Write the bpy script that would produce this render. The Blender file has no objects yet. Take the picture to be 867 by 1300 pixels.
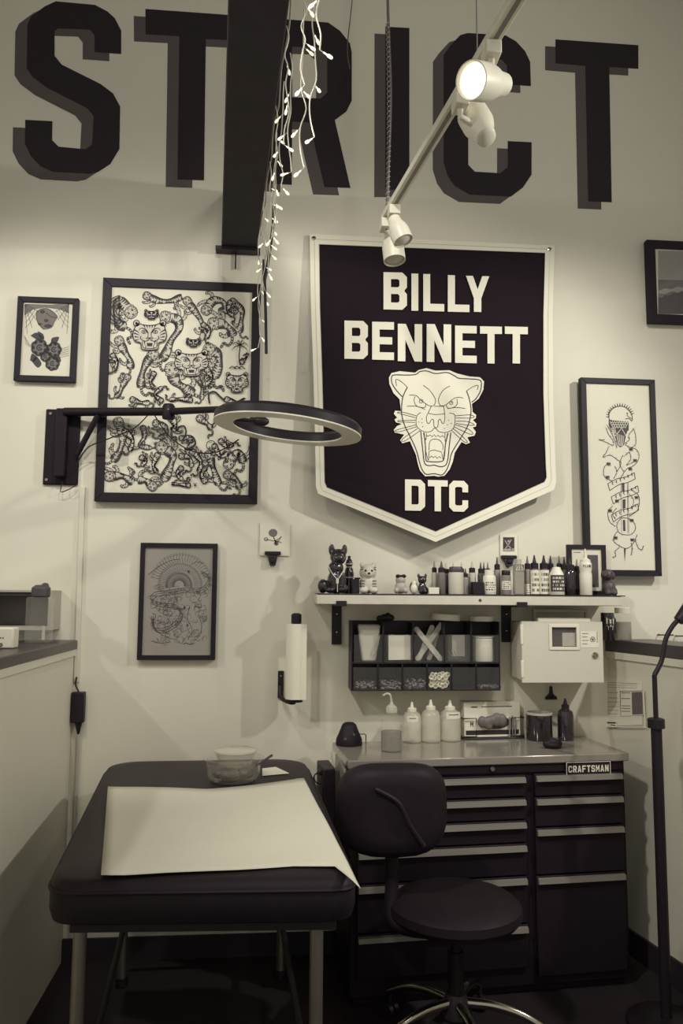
import bpy, bmesh, math, random
from mathutils import Vector, Matrix
from mathutils.geometry import tessellate_polygon
C = bpy.context.scene.collection
SC = bpy.context.scene
PI = math.pi
rnd = random.Random(7)

# ------------------------------------------------------------------ camera
FPX, CX, CY = 1000.0, 433.5, 650.0
CAM = Vector((0.0, -3.32, 1.42))
Yc = Vector((345 - CX, -(757 - CY), -FPX)).normalized()          # world Y (into the back wall) seen by the camera
Zc = Vector((65, 9292, -1000)); Zc = (Zc - Yc * Zc.dot(Yc)).normalized()
Xc = Yc.cross(Zc)
ROT = Matrix((Xc, Yc, Zc))
cam_d = bpy.data.cameras.new('camera'); cam = bpy.data.objects.new('camera', cam_d); C.objects.link(cam)
cam_d.sensor_width = 36; cam_d.lens = 36 * FPX / 1300; cam_d.clip_start = .02
cam.matrix_world = Matrix.Translation(CAM) @ ROT.to_4x4()
SC.camera = cam

# ------------------------------------------------------------------ light and exposure
SC.view_settings.view_transform = 'Standard'; SC.view_settings.look = 'None'
SC.view_settings.gamma = 1; SC.view_settings.exposure = 0.08; SC.view_settings.use_curve_mapping = False
wd = bpy.data.worlds.new('world'); SC.world = wd; wd.use_nodes = True
wd.node_tree.nodes['Background'].inputs[0].default_value = (1, .98, .94, 1)
wd.node_tree.nodes['Background'].inputs[1].default_value = .44

def spot(name, loc, target, watts, size, blend=.3, rad=.05):
    l = bpy.data.lights.new(name, 'SPOT'); l.energy = watts; l.spot_size = math.radians(size); l.spot_blend = blend
    l.shadow_soft_size = rad; l.color = (1, .985, .95)
    o = bpy.data.objects.new(name, l); C.objects.link(o); o.location = loc
    o.rotation_euler = (Vector(target) - Vector(loc)).to_track_quat('-Z', 'Y').to_euler()
    return o
spot('spot_light', (-2.6, -1.6, 3.1), (.4, -.4, .9), 65, 88, .5, .05)
spot('spot_light', (2.5, -1.8, 3.0), (-.4, -.4, .9), 135, 88, .5, .05)
spot('spot_light', (1.2, -1.7, 3.5), (1.25, 0, 1.8), 50, 62, .6, .07)
spot('spot_light', (-.9, -1.7, 3.5), (-.95, 0, 1.75), 70, 62, .6, .07)
spot('spot_light', (-.1, -1.7, 3.5), (-.05, 0, 1.9), 60, 62, .5, .07)
spot('spot_light', (.9, -3.0, 4.1), (.2, 0, 3.3), 46, 80, .8, .2)  # unseen fill, added to lighten the upper wall
spot('spot_light', (-1.0, -2.6, 3.4), (1.4, -.6, .7), 170, 50, .8, .1)
spot('spot_light', (1.4, -2.6, 3.4), (-.84, -.8, .8), 30, 50, .8, .1)

# ------------------------------------------------------------------ materials
def lin(c): return tuple(((x / 255) / 12.92 if x <= 10 else ((x / 255 + .055) / 1.055) ** 2.4) for x in c)
DK, LT = (44, 36, 39), (226, 220, 196)
def tone(g): return lin([DK[i] + (LT[i] - DK[i]) * g for i in range(3)])
MATS = {}
def mat(name, g, rough=.6, metal=0., noise=.06, scale=30., bump=0., spec=.5, coat=0.):
    if name in MATS: return MATS[name]
    m = bpy.data.materials.new(name); m.use_nodes = True; nt = m.node_tree; b = nt.nodes['Principled BSDF']
    col = tone(g) if not isinstance(g, tuple) else g
    tx = nt.nodes.new('ShaderNodeTexNoise'); tx.inputs['Scale'].default_value = scale; tx.inputs['Detail'].default_value = 4
    tc = nt.nodes.new('ShaderNodeTexCoord'); nt.links.new(tc.outputs['Object'], tx.inputs['Vector'])
    mx = nt.nodes.new('ShaderNodeMix'); mx.data_type = 'RGBA'
    mx.inputs[6].default_value = tuple(c * (1 - noise) for c in col) + (1,)
    mx.inputs[7].default_value = tuple(min(1, c * (1 + noise)) for c in col) + (1,)
    nt.links.new(tx.outputs['Fac'], mx.inputs[0]); nt.links.new(mx.outputs[2], b.inputs['Base Color'])
    b.inputs['Roughness'].default_value = rough; b.inputs['Metallic'].default_value = metal
    b.inputs['Specular IOR Level'].default_value = spec; b.inputs['Coat Weight'].default_value = coat
    if bump:
        bp = nt.nodes.new('ShaderNodeBump'); bp.inputs['Strength'].default_value = bump; bp.inputs['Distance'].default_value = .004
        nt.links.new(tx.outputs['Fac'], bp.inputs['Height']); nt.links.new(bp.outputs['Normal'], b.inputs['Normal'])
    MATS[name] = m; return m
def glassy(name, g, alpha, rough=.03):
    "thin clear plastic or pane: mostly transparent, a little body colour, a fresnel sheen"
    m = bpy.data.materials.new(name); m.use_nodes = True; nt = m.node_tree; nt.nodes.clear()
    out = nt.nodes.new('ShaderNodeOutputMaterial'); tr = nt.nodes.new('ShaderNodeBsdfTransparent')
    df = nt.nodes.new('ShaderNodeBsdfDiffuse'); df.inputs[0].default_value = tone(g) + (1,)
    gl = nt.nodes.new('ShaderNodeBsdfGlossy'); gl.inputs['Roughness'].default_value = rough
    lw = nt.nodes.new('ShaderNodeLayerWeight'); pw = nt.nodes.new('ShaderNodeMath'); pw.operation = 'POWER'; pw.inputs[1].default_value = 4.
    ma = nt.nodes.new('ShaderNodeMath'); ma.operation = 'MULTIPLY_ADD'; ma.inputs[1].default_value = .5; ma.inputs[2].default_value = .025
    nt.links.new(lw.outputs['Facing'], pw.inputs[0]); nt.links.new(pw.outputs[0], ma.inputs[0])
    m1 = nt.nodes.new('ShaderNodeMixShader'); m2 = nt.nodes.new('ShaderNodeMixShader'); m1.inputs[0].default_value = alpha
    nt.links.new(tr.outputs[0], m1.inputs[1]); nt.links.new(df.outputs[0], m1.inputs[2])
    nt.links.new(ma.outputs[0], m2.inputs[0]); nt.links.new(m1.outputs[0], m2.inputs[1]); nt.links.new(gl.outputs[0], m2.inputs[2])
    nt.links.new(m2.outputs[0], out.inputs[0]); MATS[name] = m; return m
def emit(name, s, g=1.):
    m = bpy.data.materials.new(name); m.use_nodes = True; b = m.node_tree.nodes['Principled BSDF']
    b.inputs['Base Color'].default_value = tone(g) + (1,); b.inputs['Emission Color'].default_value = tone(g) + (1,)
    b.inputs['Emission Strength'].default_value = s; return m
M = dict(
    wall=mat('wall_paint', .93, .75, 0, .025, 14, .12), pony=mat('partition_paint', .9, .7, 0, .03, 10, .1),
    floor=mat('dark_floor', .03, .7, 0, .25, 6, .1, .1), ceil=mat('ceiling_paint', .5, .8), cap=mat('black_cap', .07, .35, 0, .2, 20),
    ink=mat('ink_black', -.02, .7, 0, .1), ink2=mat('ink_grey', .38, .8, 0, .2, 60), ink3=mat('ink_light_grey', .66, .8, 0, .1, 60),
    letter=mat('letter_paint', .02, .8, 0, .05, 20, 0, .2), lshadow=mat('letter_shadow_paint', .27, .8, 0, .05, 20, 0, .2),
    frame=mat('black_frame', -.06, .55, 0, .1, 30, 0, .25), paper=mat('white_paper', .96, .8, 0, .02), greypaper=mat('grey_paper', .56, .8, 0, .04),
    felt=mat('black_felt', -.06, .95, 0, .2, 300, .05, .1), cream=mat('cream_felt', .97, .9, 0, .03, 200, .05),
    blk=mat('black_plastic', -.05, .45, 0, .1, 30, 0, .3), blkgloss=mat('black_glaze', -.02, .12, 0, .1, 30, 0, .6, .4), blkm=mat('black_matte', -.03, .75),
    steel=mat('black_steel', -.05, .5, 0, .08, 30, 0, .15), vinyl=mat('black_vinyl', -.03, .5, 0, .2, 40, .05, .2), leather=mat('black_leather', -.05, .55, 0, .25, 60, .1, .2),
    pull=mat('drawer_pull_metal', .5, .45, .35, .08, 60),
    chrome=mat('chrome', .75, .18, 1.), brushed=mat('brushed_metal', .8, .35, 1., .1, 80), dullsteel=mat('dull_steel', .6, .45, .9),
    white=mat('white_plastic', .95, .4, 0, .02), cream2=mat('cream_plastic', .86, .45, 0, .03), grey=mat('grey_plastic', .45, .5), midgrey=mat('mid_grey', .3, .5),
    dgrey=mat('dark_grey', .14, .5), lgrey=mat('light_grey', .7, .5), wood=mat('pale_wood', .84, .6, 0, .1, 25), stick=mat('stick_wood', .8, .7),
    beam=mat('dark_beam', .05, .8, 0, .25, 12, .2), sheet=mat('sheet_paper', .93, .85, 0, .02, 40, .1), diffuser=mat('frosted_diffuser', .95, .35),
    tagm=mat('pale_tag', .85, .4), top=mat('steel_worktop', .6, .16, .35, .12, 9), rope=mat('cable_grey', .35, .5),
    glass=glassy('thin_glass', .9, .02), clear=glassy('clear_plastic', .9, .09), milky=glassy('milky_plastic', .97, .45, .2), film=glassy('cling_film', .95, .25, .1),
    smoke=glassy('smoked_acrylic', .0, .5), liquid=glassy('grey_liquid', .5, .6), amber=glassy('amber_bottle', .6, .7),
    bulb=emit('lit_bulb', 1.1), lens=emit('lit_lens', 1.8),
)

# ------------------------------------------------------------------ projection helpers: a point of the photograph on a real plane of the room
def ray(px, py): return (ROT @ Vector((px - CX, -(py - CY), -FPX)))
def onplane(px, py, P, n):
    d = ray(px, py); return CAM + d * ((Vector(P) - CAM).dot(Vector(n)) / d.dot(Vector(n)))
def W(px, py, y=0.): return onplane(px, py, (0, y, 0), (0, 1, 0))      # plane parallel to the back wall
def FZ(px, py, z=0.): return onplane(px, py, (0, 0, z), (0, 0, 1))     # level plane
def SX(px, py, x): return onplane(px, py, (x, 0, 0), (1, 0, 0))
def RC(x0, y0, x1, y1, Y):                                             # rectangle on a wall-parallel plane
    xm, ym = (x0 + x1) / 2, (y0 + y1) / 2
    return W(x0, ym, Y).x, W(x1, ym, Y).x, W(xm, y1, Y).z, W(xm, y0, Y).z
def mpp(px, py, Y): return (W(px + 1, py, Y) - W(px, py, Y)).length    # metres per pixel there

# ------------------------------------------------------------------ mesh builder
class MB:
    def __init__(s): s.v = []; s.f = []
    def add(s, v, f):
        n = len(s.v); s.v += [tuple(p) for p in v]; s.f += [tuple(i + n for i in q) for q in f]; return s
    def box(s, x0, x1, y0, y1, z0, z1):
        v = [(x, y, z) for z in (z0, z1) for y in (y0, y1) for x in (x0, x1)]
        return s.add(v, [(0, 2, 3, 1), (4, 5, 7, 6), (0, 1, 5, 4), (2, 6, 7, 3), (0, 4, 6, 2), (1, 3, 7, 5)])
    def hexa(s, b, t):
        v = list(b) + list(t)
        return s.add(v, [(3, 2, 1, 0), (4, 5, 6, 7)] + [(i, (i + 1) % 4, 4 + (i + 1) % 4, 4 + i) for i in range(4)])
    def lathe(s, prof, c=(0, 0, 0), seg=18, axis=None):
        v = []; f = []
        for r, z in prof:
            for k in range(seg):
                a = 2 * PI * k / seg; v.append(Vector((r * math.cos(a), r * math.sin(a), z)))
        if axis is not None:
            q = Vector(axis).to_track_quat('Z', 'Y'); v = [q @ p for p in v]
        v = [p + Vector(c) for p in v]
        for i in range(len(prof) - 1):
            for k in range(seg):
                f.append((i * seg + k, i * seg + (k + 1) % seg, (i + 1) * seg + (k + 1) % seg, (i + 1) * seg + k))
        f.append(tuple(range(seg))[::-1]); f.append(tuple((len(prof) - 1) * seg + k for k in range(seg)))
        return s.add(v, f)
    def rod(s, a, b, r, r2=None, seg=10):
        a, b = Vector(a), Vector(b); return s.lathe([(r, 0), (r2 if r2 is not None else r, (b - a).length)], a, seg, b - a)
    def tube(s, pts, r, seg=8, rs=None):
        pts = [Vector(p) for p in pts]; v = []; f = []; n = len(pts); up = Vector((.31, .17, .93)).normalized()
        for i, p in enumerate(pts):
            t = (pts[min(i + 1, n - 1)] - pts[max(i - 1, 0)]).normalized()
            a = t.cross(up); a = a.normalized() if a.length > 1e-4 else t.orthogonal().normalized(); b = t.cross(a)
            rr = rs[i] if rs else r
            for k in range(seg): v.append(p + a * rr * math.cos(2 * PI * k / seg) + b * rr * math.sin(2 * PI * k / seg))
        for i in range(n - 1):
            for k in range(seg): f.append((i * seg + k, i * seg + (k + 1) % seg, (i + 1) * seg + (k + 1) % seg, (i + 1) * seg + k))
        f.append(tuple(range(seg))[::-1]); f.append(tuple((n - 1) * seg + k for k in range(seg)))
        return s.add(v, f)
    def ell(s, c, r, seg=14, rings=9, rot=None):
        v = []; f = []
        for i in range(1, rings):
            th = PI * i / rings
            for k in range(seg):
                a = 2 * PI * k / seg; v.append(Vector((math.sin(th) * math.cos(a) * r[0], math.sin(th) * math.sin(a) * r[1], math.cos(th) * r[2])))
        v.append(Vector((0, 0, r[2]))); v.append(Vector((0, 0, -r[2]))); T, B = len(v) - 2, len(v) - 1
        if rot: v = [rot @ p for p in v]
        v = [p + Vector(c) for p in v]
        for i in range(rings - 2):
            for k in range(seg): f.append((i * seg + k, (i + 1) * seg + k, (i + 1) * seg + (k + 1) % seg, i * seg + (k + 1) % seg))
        for k in range(seg):
            f.append((T, k, (k + 1) % seg)); f.append((B, (rings - 2) * seg + (k + 1) % seg, (rings - 2) * seg + k))
        return s.add(v, f)
    def flat(s, loops):
        "filled outline(s), holes allowed; loops of world points"
        loops = [[Vector(p) for p in l] for l in loops]; allp = [p for l in loops for p in l]
        return s.add(allp, [t for t in tessellate_polygon(loops)])
    def solid(s, loop, off):
        "outline extruded by a vector"
        off = Vector(off); a = [Vector(p) for p in loop]; n = len(a)
        s.flat([a]); s.flat([[p + off for p in a]])
        return s.add(a + [p + off for p in a], [(i, (i + 1) % n, n + (i + 1) % n, n + i) for i in range(n)])
    def build(s, name, m, parent=None, world=False, bevel=0., smooth=True, remesh=0., seg=2):
        if world and parent is not None:
            q = parent; chain = []
            while q is not None: chain.append(q); q = q.parent
            mw = Matrix.Identity(4)
            for q in reversed(chain): mw = mw @ (Matrix.Translation(q.location) @ q.rotation_euler.to_matrix().to_4x4())
            iv = mw.inverted(); vs = [iv @ Vector(p) for p in s.v]
        else: vs = s.v
        me = bpy.data.meshes.new(name); me.from_pydata(vs, [], s.f); me.materials.append(m)
        bm = bmesh.new(); bm.from_mesh(me); bmesh.ops.recalc_face_normals(bm, faces=bm.faces); bm.to_mesh(me); bm.free()
        if smooth:
            for p in me.polygons: p.use_smooth = True
            me.set_sharp_from_angle(angle=math.radians(38))
        o = bpy.data.objects.new(name, me); C.objects.link(o)
        if parent is not None: o.parent = parent
        if remesh:
            r = o.modifiers.new('remesh', 'REMESH'); r.mode = 'VOXEL'; r.voxel_size = remesh; r.use_smooth_shade = True
            k = o.modifiers.new('smooth', 'SMOOTH'); k.iterations = 3
        if bevel:
            b = o.modifiers.new('bevel', 'BEVEL'); b.width = bevel; b.segments = seg; b.limit_method = 'ANGLE'; b.angle_limit = math.radians(40)
        return o
def thing(name, label, cat, loc=(0, 0, 0), rz=0., group=None):
    o = bpy.data.objects.new(name, None); o.empty_display_size = .05; C.objects.link(o); o.location = loc; o.rotation_euler = (0, 0, rz)
    o['label'] = label; o['category'] = cat
    if group: o['group'] = group
    return o
def tag(o, label, cat, group=None):
    o['label'] = label; o['category'] = cat
    if group: o['group'] = group
    return o
def struct(o): o['kind'] = 'structure'; return o
def smoothline(pts, n=6):
    P = [Vector((p[0], p[1], p[2] if len(p) > 2 else 0)) for p in pts]
    if len(P) < 3: return P
    out = []
    for i in range(len(P) - 1):
        a, b, c, d = P[max(i - 1, 0)], P[i], P[i + 1], P[min(i + 2, len(P) - 1)]
        for k in range(n):
            t = k / n
            out.append(.5 * ((2 * b) + (c - a) * t + (2 * a - 5 * b + 4 * c - d) * t * t + (3 * b - a - 3 * c + d) * t ** 3))
    out.append(P[-1]); return out

# flat print: ribbons and outlines given in photograph pixels, mapped with PM to points on the printed sheet
class Ink:
    def __init__(s, pm): s.pm = pm; s.mb = MB()
    def line(s, pts, w=1.2, w2=None, sm=True, n=5, taper=False):
        P = smoothline(pts, n) if sm and len(pts) > 2 else [Vector((p[0], p[1], 0)) for p in pts]
        if len(P) < 2: return s
        v = []; f = []; m = len(P)
        for i, p in enumerate(P):
            t = P[min(i + 1, m - 1)] - P[max(i - 1, 0)]
            t = t.normalized() if t.length > 1e-6 else Vector((1, 0, 0)); nn = Vector((-t.y, t.x, 0)); u = i / (m - 1)
            ww = (w + ((w2 if w2 is not None else w) - w) * u) * .5
            if taper: ww *= .25 + .75 * math.sin(PI * min(1, max(0, u)))
            for sg in (-1, 1):
                q = p + nn * ww * sg; v.append(s.pm(q.x, q.y))
        for i in range(m - 1): f.append((2 * i, 2 * i + 1, 2 * i + 3, 2 * i + 2))
        s.mb.add(v, f); return s
    def fill(s, pts, holes=(), sm=False, n=4):
        L = [smoothline(list(pts) + [pts[0]], n)[:-1] if sm else pts] + [h for h in holes]
        s.mb.flat([[s.pm(p[0], p[1]) for p in l] for l in L]); return s
    def dot(s, x, y, r, ry=None, n=10):
        ry = ry or r
        return s.fill([(x + r * math.cos(2 * PI * k / n), y + ry * math.sin(2 * PI * k / n)) for k in range(n)])
    def ring(s, x, y, r, ry=None, w=1., a0=0, a1=360, n=14):
        ry = ry or r
        return s.line([(x + r * math.cos(math.radians(a0 + (a1 - a0) * k / n)), y + ry * math.sin(math.radians(a0 + (a1 - a0) * k / n))) for k in range(n + 1)], w, sm=False)
    def build(s, name, m, parent): return s.mb.build(name, m, parent, world=True, smooth=False)

# block letters on a unit box (x right, y down); first loop is the outline, the rest are holes
def _glyphs():
    G = {}; a = .29; b = .2; h = .14; v = .09
    G['I'] = [[(.0, 0), (1, 0), (1, 1), (0, 1)]]
    G['L'] = [[(0, 0), (a + .04, 0), (a + .04, 1 - b), (1, 1 - b), (1, 1), (0, 1)]]
    G['T'] = [[(0, 0), (1, 0), (1, b), (.66, b), (.66, 1), (.34, 1), (.34, b), (0, b)]]
    G['E'] = [[(0, 0), (1, 0), (1, b), (.34, b), (.34, .4), (.92, .4), (.92, .59), (.34, .59), (.34, 1 - b), (1, 1 - b), (1, 1), (0, 1)]]
    G['N'] = [[(0, 0), (.33, 0), (.69, .55), (.69, 0), (1, 0), (1, 1), (.69, 1), (.31, .42), (.31, 1), (0, 1)]]
    G['Y'] = [[(0, 0), (.3, 0), (.5, .37), (.7, 0), (1, 0), (.66, .62), (.66, 1), (.34, 1), (.34, .62)]]
    G['D'] = [[(0, 0), (.78, 0), (1, h), (1, 1 - h), (.78, 1), (0, 1)], [(a + .03, b), (.62, b), (.68, b + .04), (.68, 1 - b - .04), (.62, 1 - b), (a + .03, 1 - b)]]
    G['O'] = [[(.22, 0), (.78, 0), (1, h), (1, 1 - h), (.78, 1), (.22, 1), (0, 1 - h), (0, h)], [(a + .03, b), (.68, b), (.68, 1 - b), (a + .03, 1 - b)]]
    G['B'] = [[(0, 0), (.8, 0), (1, .12), (1, .4), (.9, .47), (.9, .51), (1, .58), (1, .88), (.8, 1), (0, 1)],
              [(.32, .18), (.62, .18), (.68, .22), (.68, .36), (.62, .4), (.32, .4)], [(.32, .58), (.62, .58), (.68, .62), (.68, .77), (.62, .81), (.32, .81)]]
    G['C'] = [[(.22, 0), (.78, 0), (1, h), (1, .37), (.7, .37), (.7, b + .03), (.62, b), (.38, b), (.31, b + .04), (.31, 1 - b - .04), (.38, 1 - b), (.62, 1 - b), (.7, 1 - b - .03), (.7, .63), (1, .63), (1, 1 - h), (.78, 1), (.22, 1), (0, 1 - h), (0, h)]]
    G['R'] = [[(0, 0), (.78, 0), (1, h), (1, .48), (.8, .6), (1, 1), (.68, 1), (.48, .62), (.32, .62), (.32, 1), (0, 1)], [(.32, .19), (.68, .19), (.68, .43), (.32, .43)]]
    G['A'] = [[(.34, 0), (.66, 0), (1, 1), (.7, 1), (.64, .8), (.36, .8), (.3, 1), (0, 1)], [(.41, .6), (.59, .6), (.5, .25)]]
    G['F'] = [[(0, 0), (1, 0), (1, b), (.33, b), (.33, .42), (.88, .42), (.88, .6), (.33, .6), (.33, 1), (0, 1)]]
    G['S'] = [[(.22, 0), (.78, 0), (1, h), (1, .32), (.7, .32), (.7, b), (.31, b), (.31, .36), (.8, .44), (1, .56), (1, 1 - h), (.78, 1), (.22, 1), (0, 1 - h), (0, .68), (.3, .68), (.3, 1 - b), (.69, 1 - b), (.69, .62), (.2, .55), (0, .44), (0, h)]]
    G['M'] = [[(0, 0), (.24, 0), (.5, .45), (.76, 0), (1, 0), (1, 1), (.76, 1), (.76, .42), (.5, .82), (.24, .42), (.24, 1), (0, 1)]]
    G['U'] = [[(0, 0), (.31, 0), (.31, 1 - b), (.69, 1 - b), (.69, 0), (1, 0), (1, 1 - h), (.78, 1), (.22, 1), (0, 1 - h)]]
    return G
GL = _glyphs()
def glyph(ink, ch, x0, x1, yt, yb, slope=0.):
    f = lambda p: (x0 + (x1 - x0) * p[0], yt + (yb - yt) * p[1] + slope * (x1 - x0) * p[0])
    L = [[f(p) for p in l] for l in GL[ch]]; ink.fill(L[0], L[1:])
def crop(ox, oy, s): return lambda pts: [(ox + x / s, oy + y / s) for x, y in pts]

# ================================================================== SETTING
H_CEIL = 4.35
XL = W(92, 900).x                                   # inner face of the left partition
RP = W(776, 1000); RP.z = 0                         # where the right partition meets the back wall
RA = math.radians(10)                               # the right partition opens outwards by this much
RD = Vector((math.sin(RA), -math.cos(RA), 0)); RN = Vector((math.cos(RA), math.sin(RA), 0))   # along it to the camera / outwards
def RW(px, py, d=0.): return onplane(px, py, RP - RN * d, RN)
wall = struct(MB().box(-3.6, 3.6, 0, .15, 0, H_CEIL).build('wall_back', M['wall'], smooth=False))
struct(MB().box(-3.6, 3.6, -4.4, 0, -.1, 0).build('floor', M['floor'], smooth=False))
struct(MB().box(-3.6, 3.6, -4.4, .15, H_CEIL, H_CEIL + .1).build('ceiling', M['ceil'], smooth=False))
ZL0, ZL1 = W(91, 824, -.01).z, W(91, 812.5, -.01).z
ZR0, ZR1 = W(774, 826.5, -.01).z, W(774, 811.5, -.01).z
struct(MB().box(XL - .14, XL, -3.0, 0, 0, ZL0).build('wall_left', M['pony'], smooth=False))
cl = struct(MB().box(XL - .2, XL + .012, -3.0, 0, ZL0, ZL1).build('trim_1', M['cap'], bevel=.004))
q = MB(); a = RP; b = RP + RD * 2.6
q.hexa([a, b, b + RN * .14, a + RN * .14], [p + Vector((0, 0, ZR0)) for p in (a, b, b + RN * .14, a + RN * .14)])
struct(q.build('wall_right', M['pony'], smooth=False))
q = MB(); a2, b2 = a - RN * .012, b - RN * .012; z0, z1 = Vector((0, 0, ZR0)), Vector((0, 0, ZR1))
q.hexa([p + z0 for p in (a2, b2, b2 + RN * .21, a2 + RN * .21)], [p + z1 for p in (a2, b2, b2 + RN * .21, a2 + RN * .21)])
struct(q.build('trim_2', M['cap'], bevel=.004))
q = MB(); a2, b2 = a - RN * .012, b - RN * .012; z0, z1 = Vector((0, 0, ZR0 - .028)), Vector((0, 0, ZR0))
q.hexa([p + z0 for p in (a2, b2, b2 + RN * .012, a2 + RN * .012)], [p + z1 for p in (a2, b2, b2 + RN * .012, a2 + RN * .012)])
struct(q.build('trim_3', M['pony'], smooth=False))
struct(MB().box(XL, XL + .008, -3.0, 0, ZL0 - .026, ZL0).build('trim_4', M['pony'], smooth=False))

struct(MB().box(XL, RP.x, -.012, 0, 0, .085).build('baseboard_back', M['blkm'], smooth=False))
q = MB(); a2, b2 = a - RN * .012, b - RN * .012; z1 = Vector((0, 0, .1)); q.hexa([a2, b2, b, a], [p + z1 for p in (a2, b2, b, a)]); struct(q.build('baseboard_right', M['blkm'], smooth=False))

# lettering painted on the back wall: each letter and its offset drop shade, thin films of paint
def wall_letter(pts, holes=()):
    for nm, m, dx, dz, y in (('letter_shade', M['lshadow'], -.05, -.037, -.0006), ('letter', M['letter'], 0, 0, -.0014)):
        mb = MB(); mb.flat([[W(p[0], p[1]) + Vector((dx, y, dz)) for p in l] for l in [pts] + list(holes)])
        mb.build(nm, m, wall, smooth=False)
c = crop(10, 0, 5.419)
wall_letter(c([(330, 10), (600, 35), (685, 80), (735, 125), (780, 212), (780, 373), (597, 360), (597, 245), (565, 205), (345, 197), (322, 215), (322, 385), (370, 445), (640, 580), (725, 645), (773, 735), (768, 1025), (705, 1130), (620, 1185), (560, 1197), (310, 1183), (225, 1145), (160, 1075), (118, 990), (120, 825), (307, 835), (305, 965), (350, 1010), (535, 1028), (580, 995), (590, 800), (545, 745), (270, 605), (170, 530), (130, 470), (135, 170), (160, 115), (255, 45)]))
c = crop(160, 0, 5.2)
wall_letter(c([(128, 60), (750, 105), (750, 270), (527, 258), (515, 1192), (340, 1185), (352, 240), (130, 228)]))
c = crop(330, 0, 4.335)
wall_letter(c([(45, 100), (290, 118), (375, 125), (440, 170), (495, 240), (505, 290), (505, 555), (475, 615), (412, 662), (498, 1035), (355, 1030), (272, 675), (177, 670), (175, 1018), (45, 1010)]), [c([(177, 258), (330, 262), (370, 300), (370, 510), (335, 543), (177, 535)])])
wall_letter(c([(690, 148), (822, 155), (822, 1045), (690, 1045)]))
c = crop(530, 20, 5.2)
wall_letter(c([(330, 115), (580, 130), (650, 170), (710, 235), (743, 305), (748, 465), (590, 455), (590, 330), (555, 290), (365, 280), (333, 320), (335, 985), (378, 1030), (545, 1040), (595, 1000), (595, 828), (753, 836), (752, 1050), (695, 1135), (615, 1195), (345, 1182), (245, 1125), (200, 1060), (172, 970), (172, 260), (215, 200), (280, 130)]))
c = crop(680, 40, 5.414)
wall_letter(c([(135, 55), (705, 95), (705, 258), (505, 245), (522, 1175), (360, 1168), (340, 238), (135, 220)]))

# dark beam under the ceiling running from the back wall towards the camera
bd = ray(269, 757); bd.z = 0; bd.normalize(); bn = Vector((bd.y, -bd.x, 0))
BA, BB = W(281, 318), W(326, 318); BW = (BB - BA).length; BZ = BA.z; BA.z = BB.z = 0
q = MB(); L = -bd * 3.1; zz0, zz1 = Vector((0, 0, BZ)), Vector((0, 0, BZ + .26))
q.hexa([p + zz0 for p in (BA, BB, BB + L, BA + L)], [p + zz1 for p in (BA, BB, BB + L, BA + L)])
beam = struct(q.build('ceiling_beam', M['beam'], bevel=.004))
q = MB(); q.box(BA.x - .022, BB.x + .015, -.05, 0, BZ - .016, BZ); q.box(BA.x + .06, BA.x + .066, -.012, -.006, BZ - .085, BZ - .016)
q.build('end_plate', M['blk'], beam)
def beam_right(t): return BB - bd * t + zz0         # point on the beam's lower right edge, t metres from the wall

# ================================================================== TREATMENT BED
ZB = .78
def bedpt(px, py): p = FZ(px, py, ZB); p.z = 0; return p
c4 = [bedpt(58, 1121), bedpt(456, 1116), bedpt(388, 961), bedpt(138, 965)]
ctr = sum(c4, Vector()) / 4
bed = thing('treatment_bed', 'black padded tattoo bed on metal legs with white paper over it', 'bed', (ctr.x, ctr.y, 0))
def rrect(cs, rads, n=7):
    out = []
    for i in range(4):
        p, a, b, r = cs[i], cs[i - 1], cs[(i + 1) % 4], rads[i]
        u, w_ = (a - p).normalized(), (b - p).normalized()
        for k in range(n + 1):
            t = k / n; out.append((p + u * r) * (1 - t) ** 2 + p * 2 * t * (1 - t) + (p + w_ * r) * t * t)
    return out
def pad(cs, rads, z0, z1, r, ctr):
    out = []; f = []; ol = rrect(cs, rads); n = len(ol)
    prof = [(r, z0), (r * .3, z0 + r * .3), (0, z0 + r)] + [(r * (1 - math.sin(a)), z1 - r * (1 - math.cos(PI / 2 - a) ** 1) if False else z1 - r + r * math.cos(a)) for a in (PI / 2, PI / 3, PI / 6)] + [(r, z1), (r * 3, z1 + .004)]
    for ins, z in prof:
        for p in ol:
            d = (ctr - p); d.z = 0; out.append(p + d.normalized() * ins + Vector((0, 0, z)))
    for i in range(len(prof) - 1):
        for k in range(n): f.append((i * n + k, i * n + (k + 1) % n, (i + 1) * n + (k + 1) % n, (i + 1) * n + k))
    f.append(tuple(range(n))[::-1]); f.append(tuple((len(prof) - 1) * n + k for k in range(n)))
    return out, f
q = MB(); q.add(*pad(c4, [.07, .07, .14, .14], ZB - .105, ZB, .035, ctr)); q.build('mattress', M['vinyl'], bed, world=True)
seam = MB(); ol = rrect(c4, [.07, .07, .14, .14]); seam.tube([p + Vector((0, 0, ZB - .025)) for p in ol + [ol[0]]], .005, 6); seam.build('piping_or_fold', M['vinyl'], bed, world=True)
q = MB(); ins = [p + (ctr - p).normalized() * .09 for p in c4]
for i in range(4): q.hexa([ins[i] + Vector((0, 0, ZB - .14)), ins[(i + 1) % 4] + Vector((0, 0, ZB - .14)), ins[(i + 1) % 4] + (ctr - ins[(i + 1) % 4]).normalized() * .03 + Vector((0, 0, ZB - .14)), ins[i] + (ctr - ins[i]).normalized() * .03 + Vector((0, 0, ZB - .14))],
                          [ins[i] + Vector((0, 0, ZB - .104)), ins[(i + 1) % 4] + Vector((0, 0, ZB - .104)), ins[(i + 1) % 4] + (ctr - ins[(i + 1) % 4]).normalized() * .03 + Vector((0, 0, ZB - .104)), ins[i] + (ctr - ins[i]).normalized() * .03 + Vector((0, 0, ZB - .104))])
q.build('apron', M['blkm'], bed, world=True)
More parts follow.
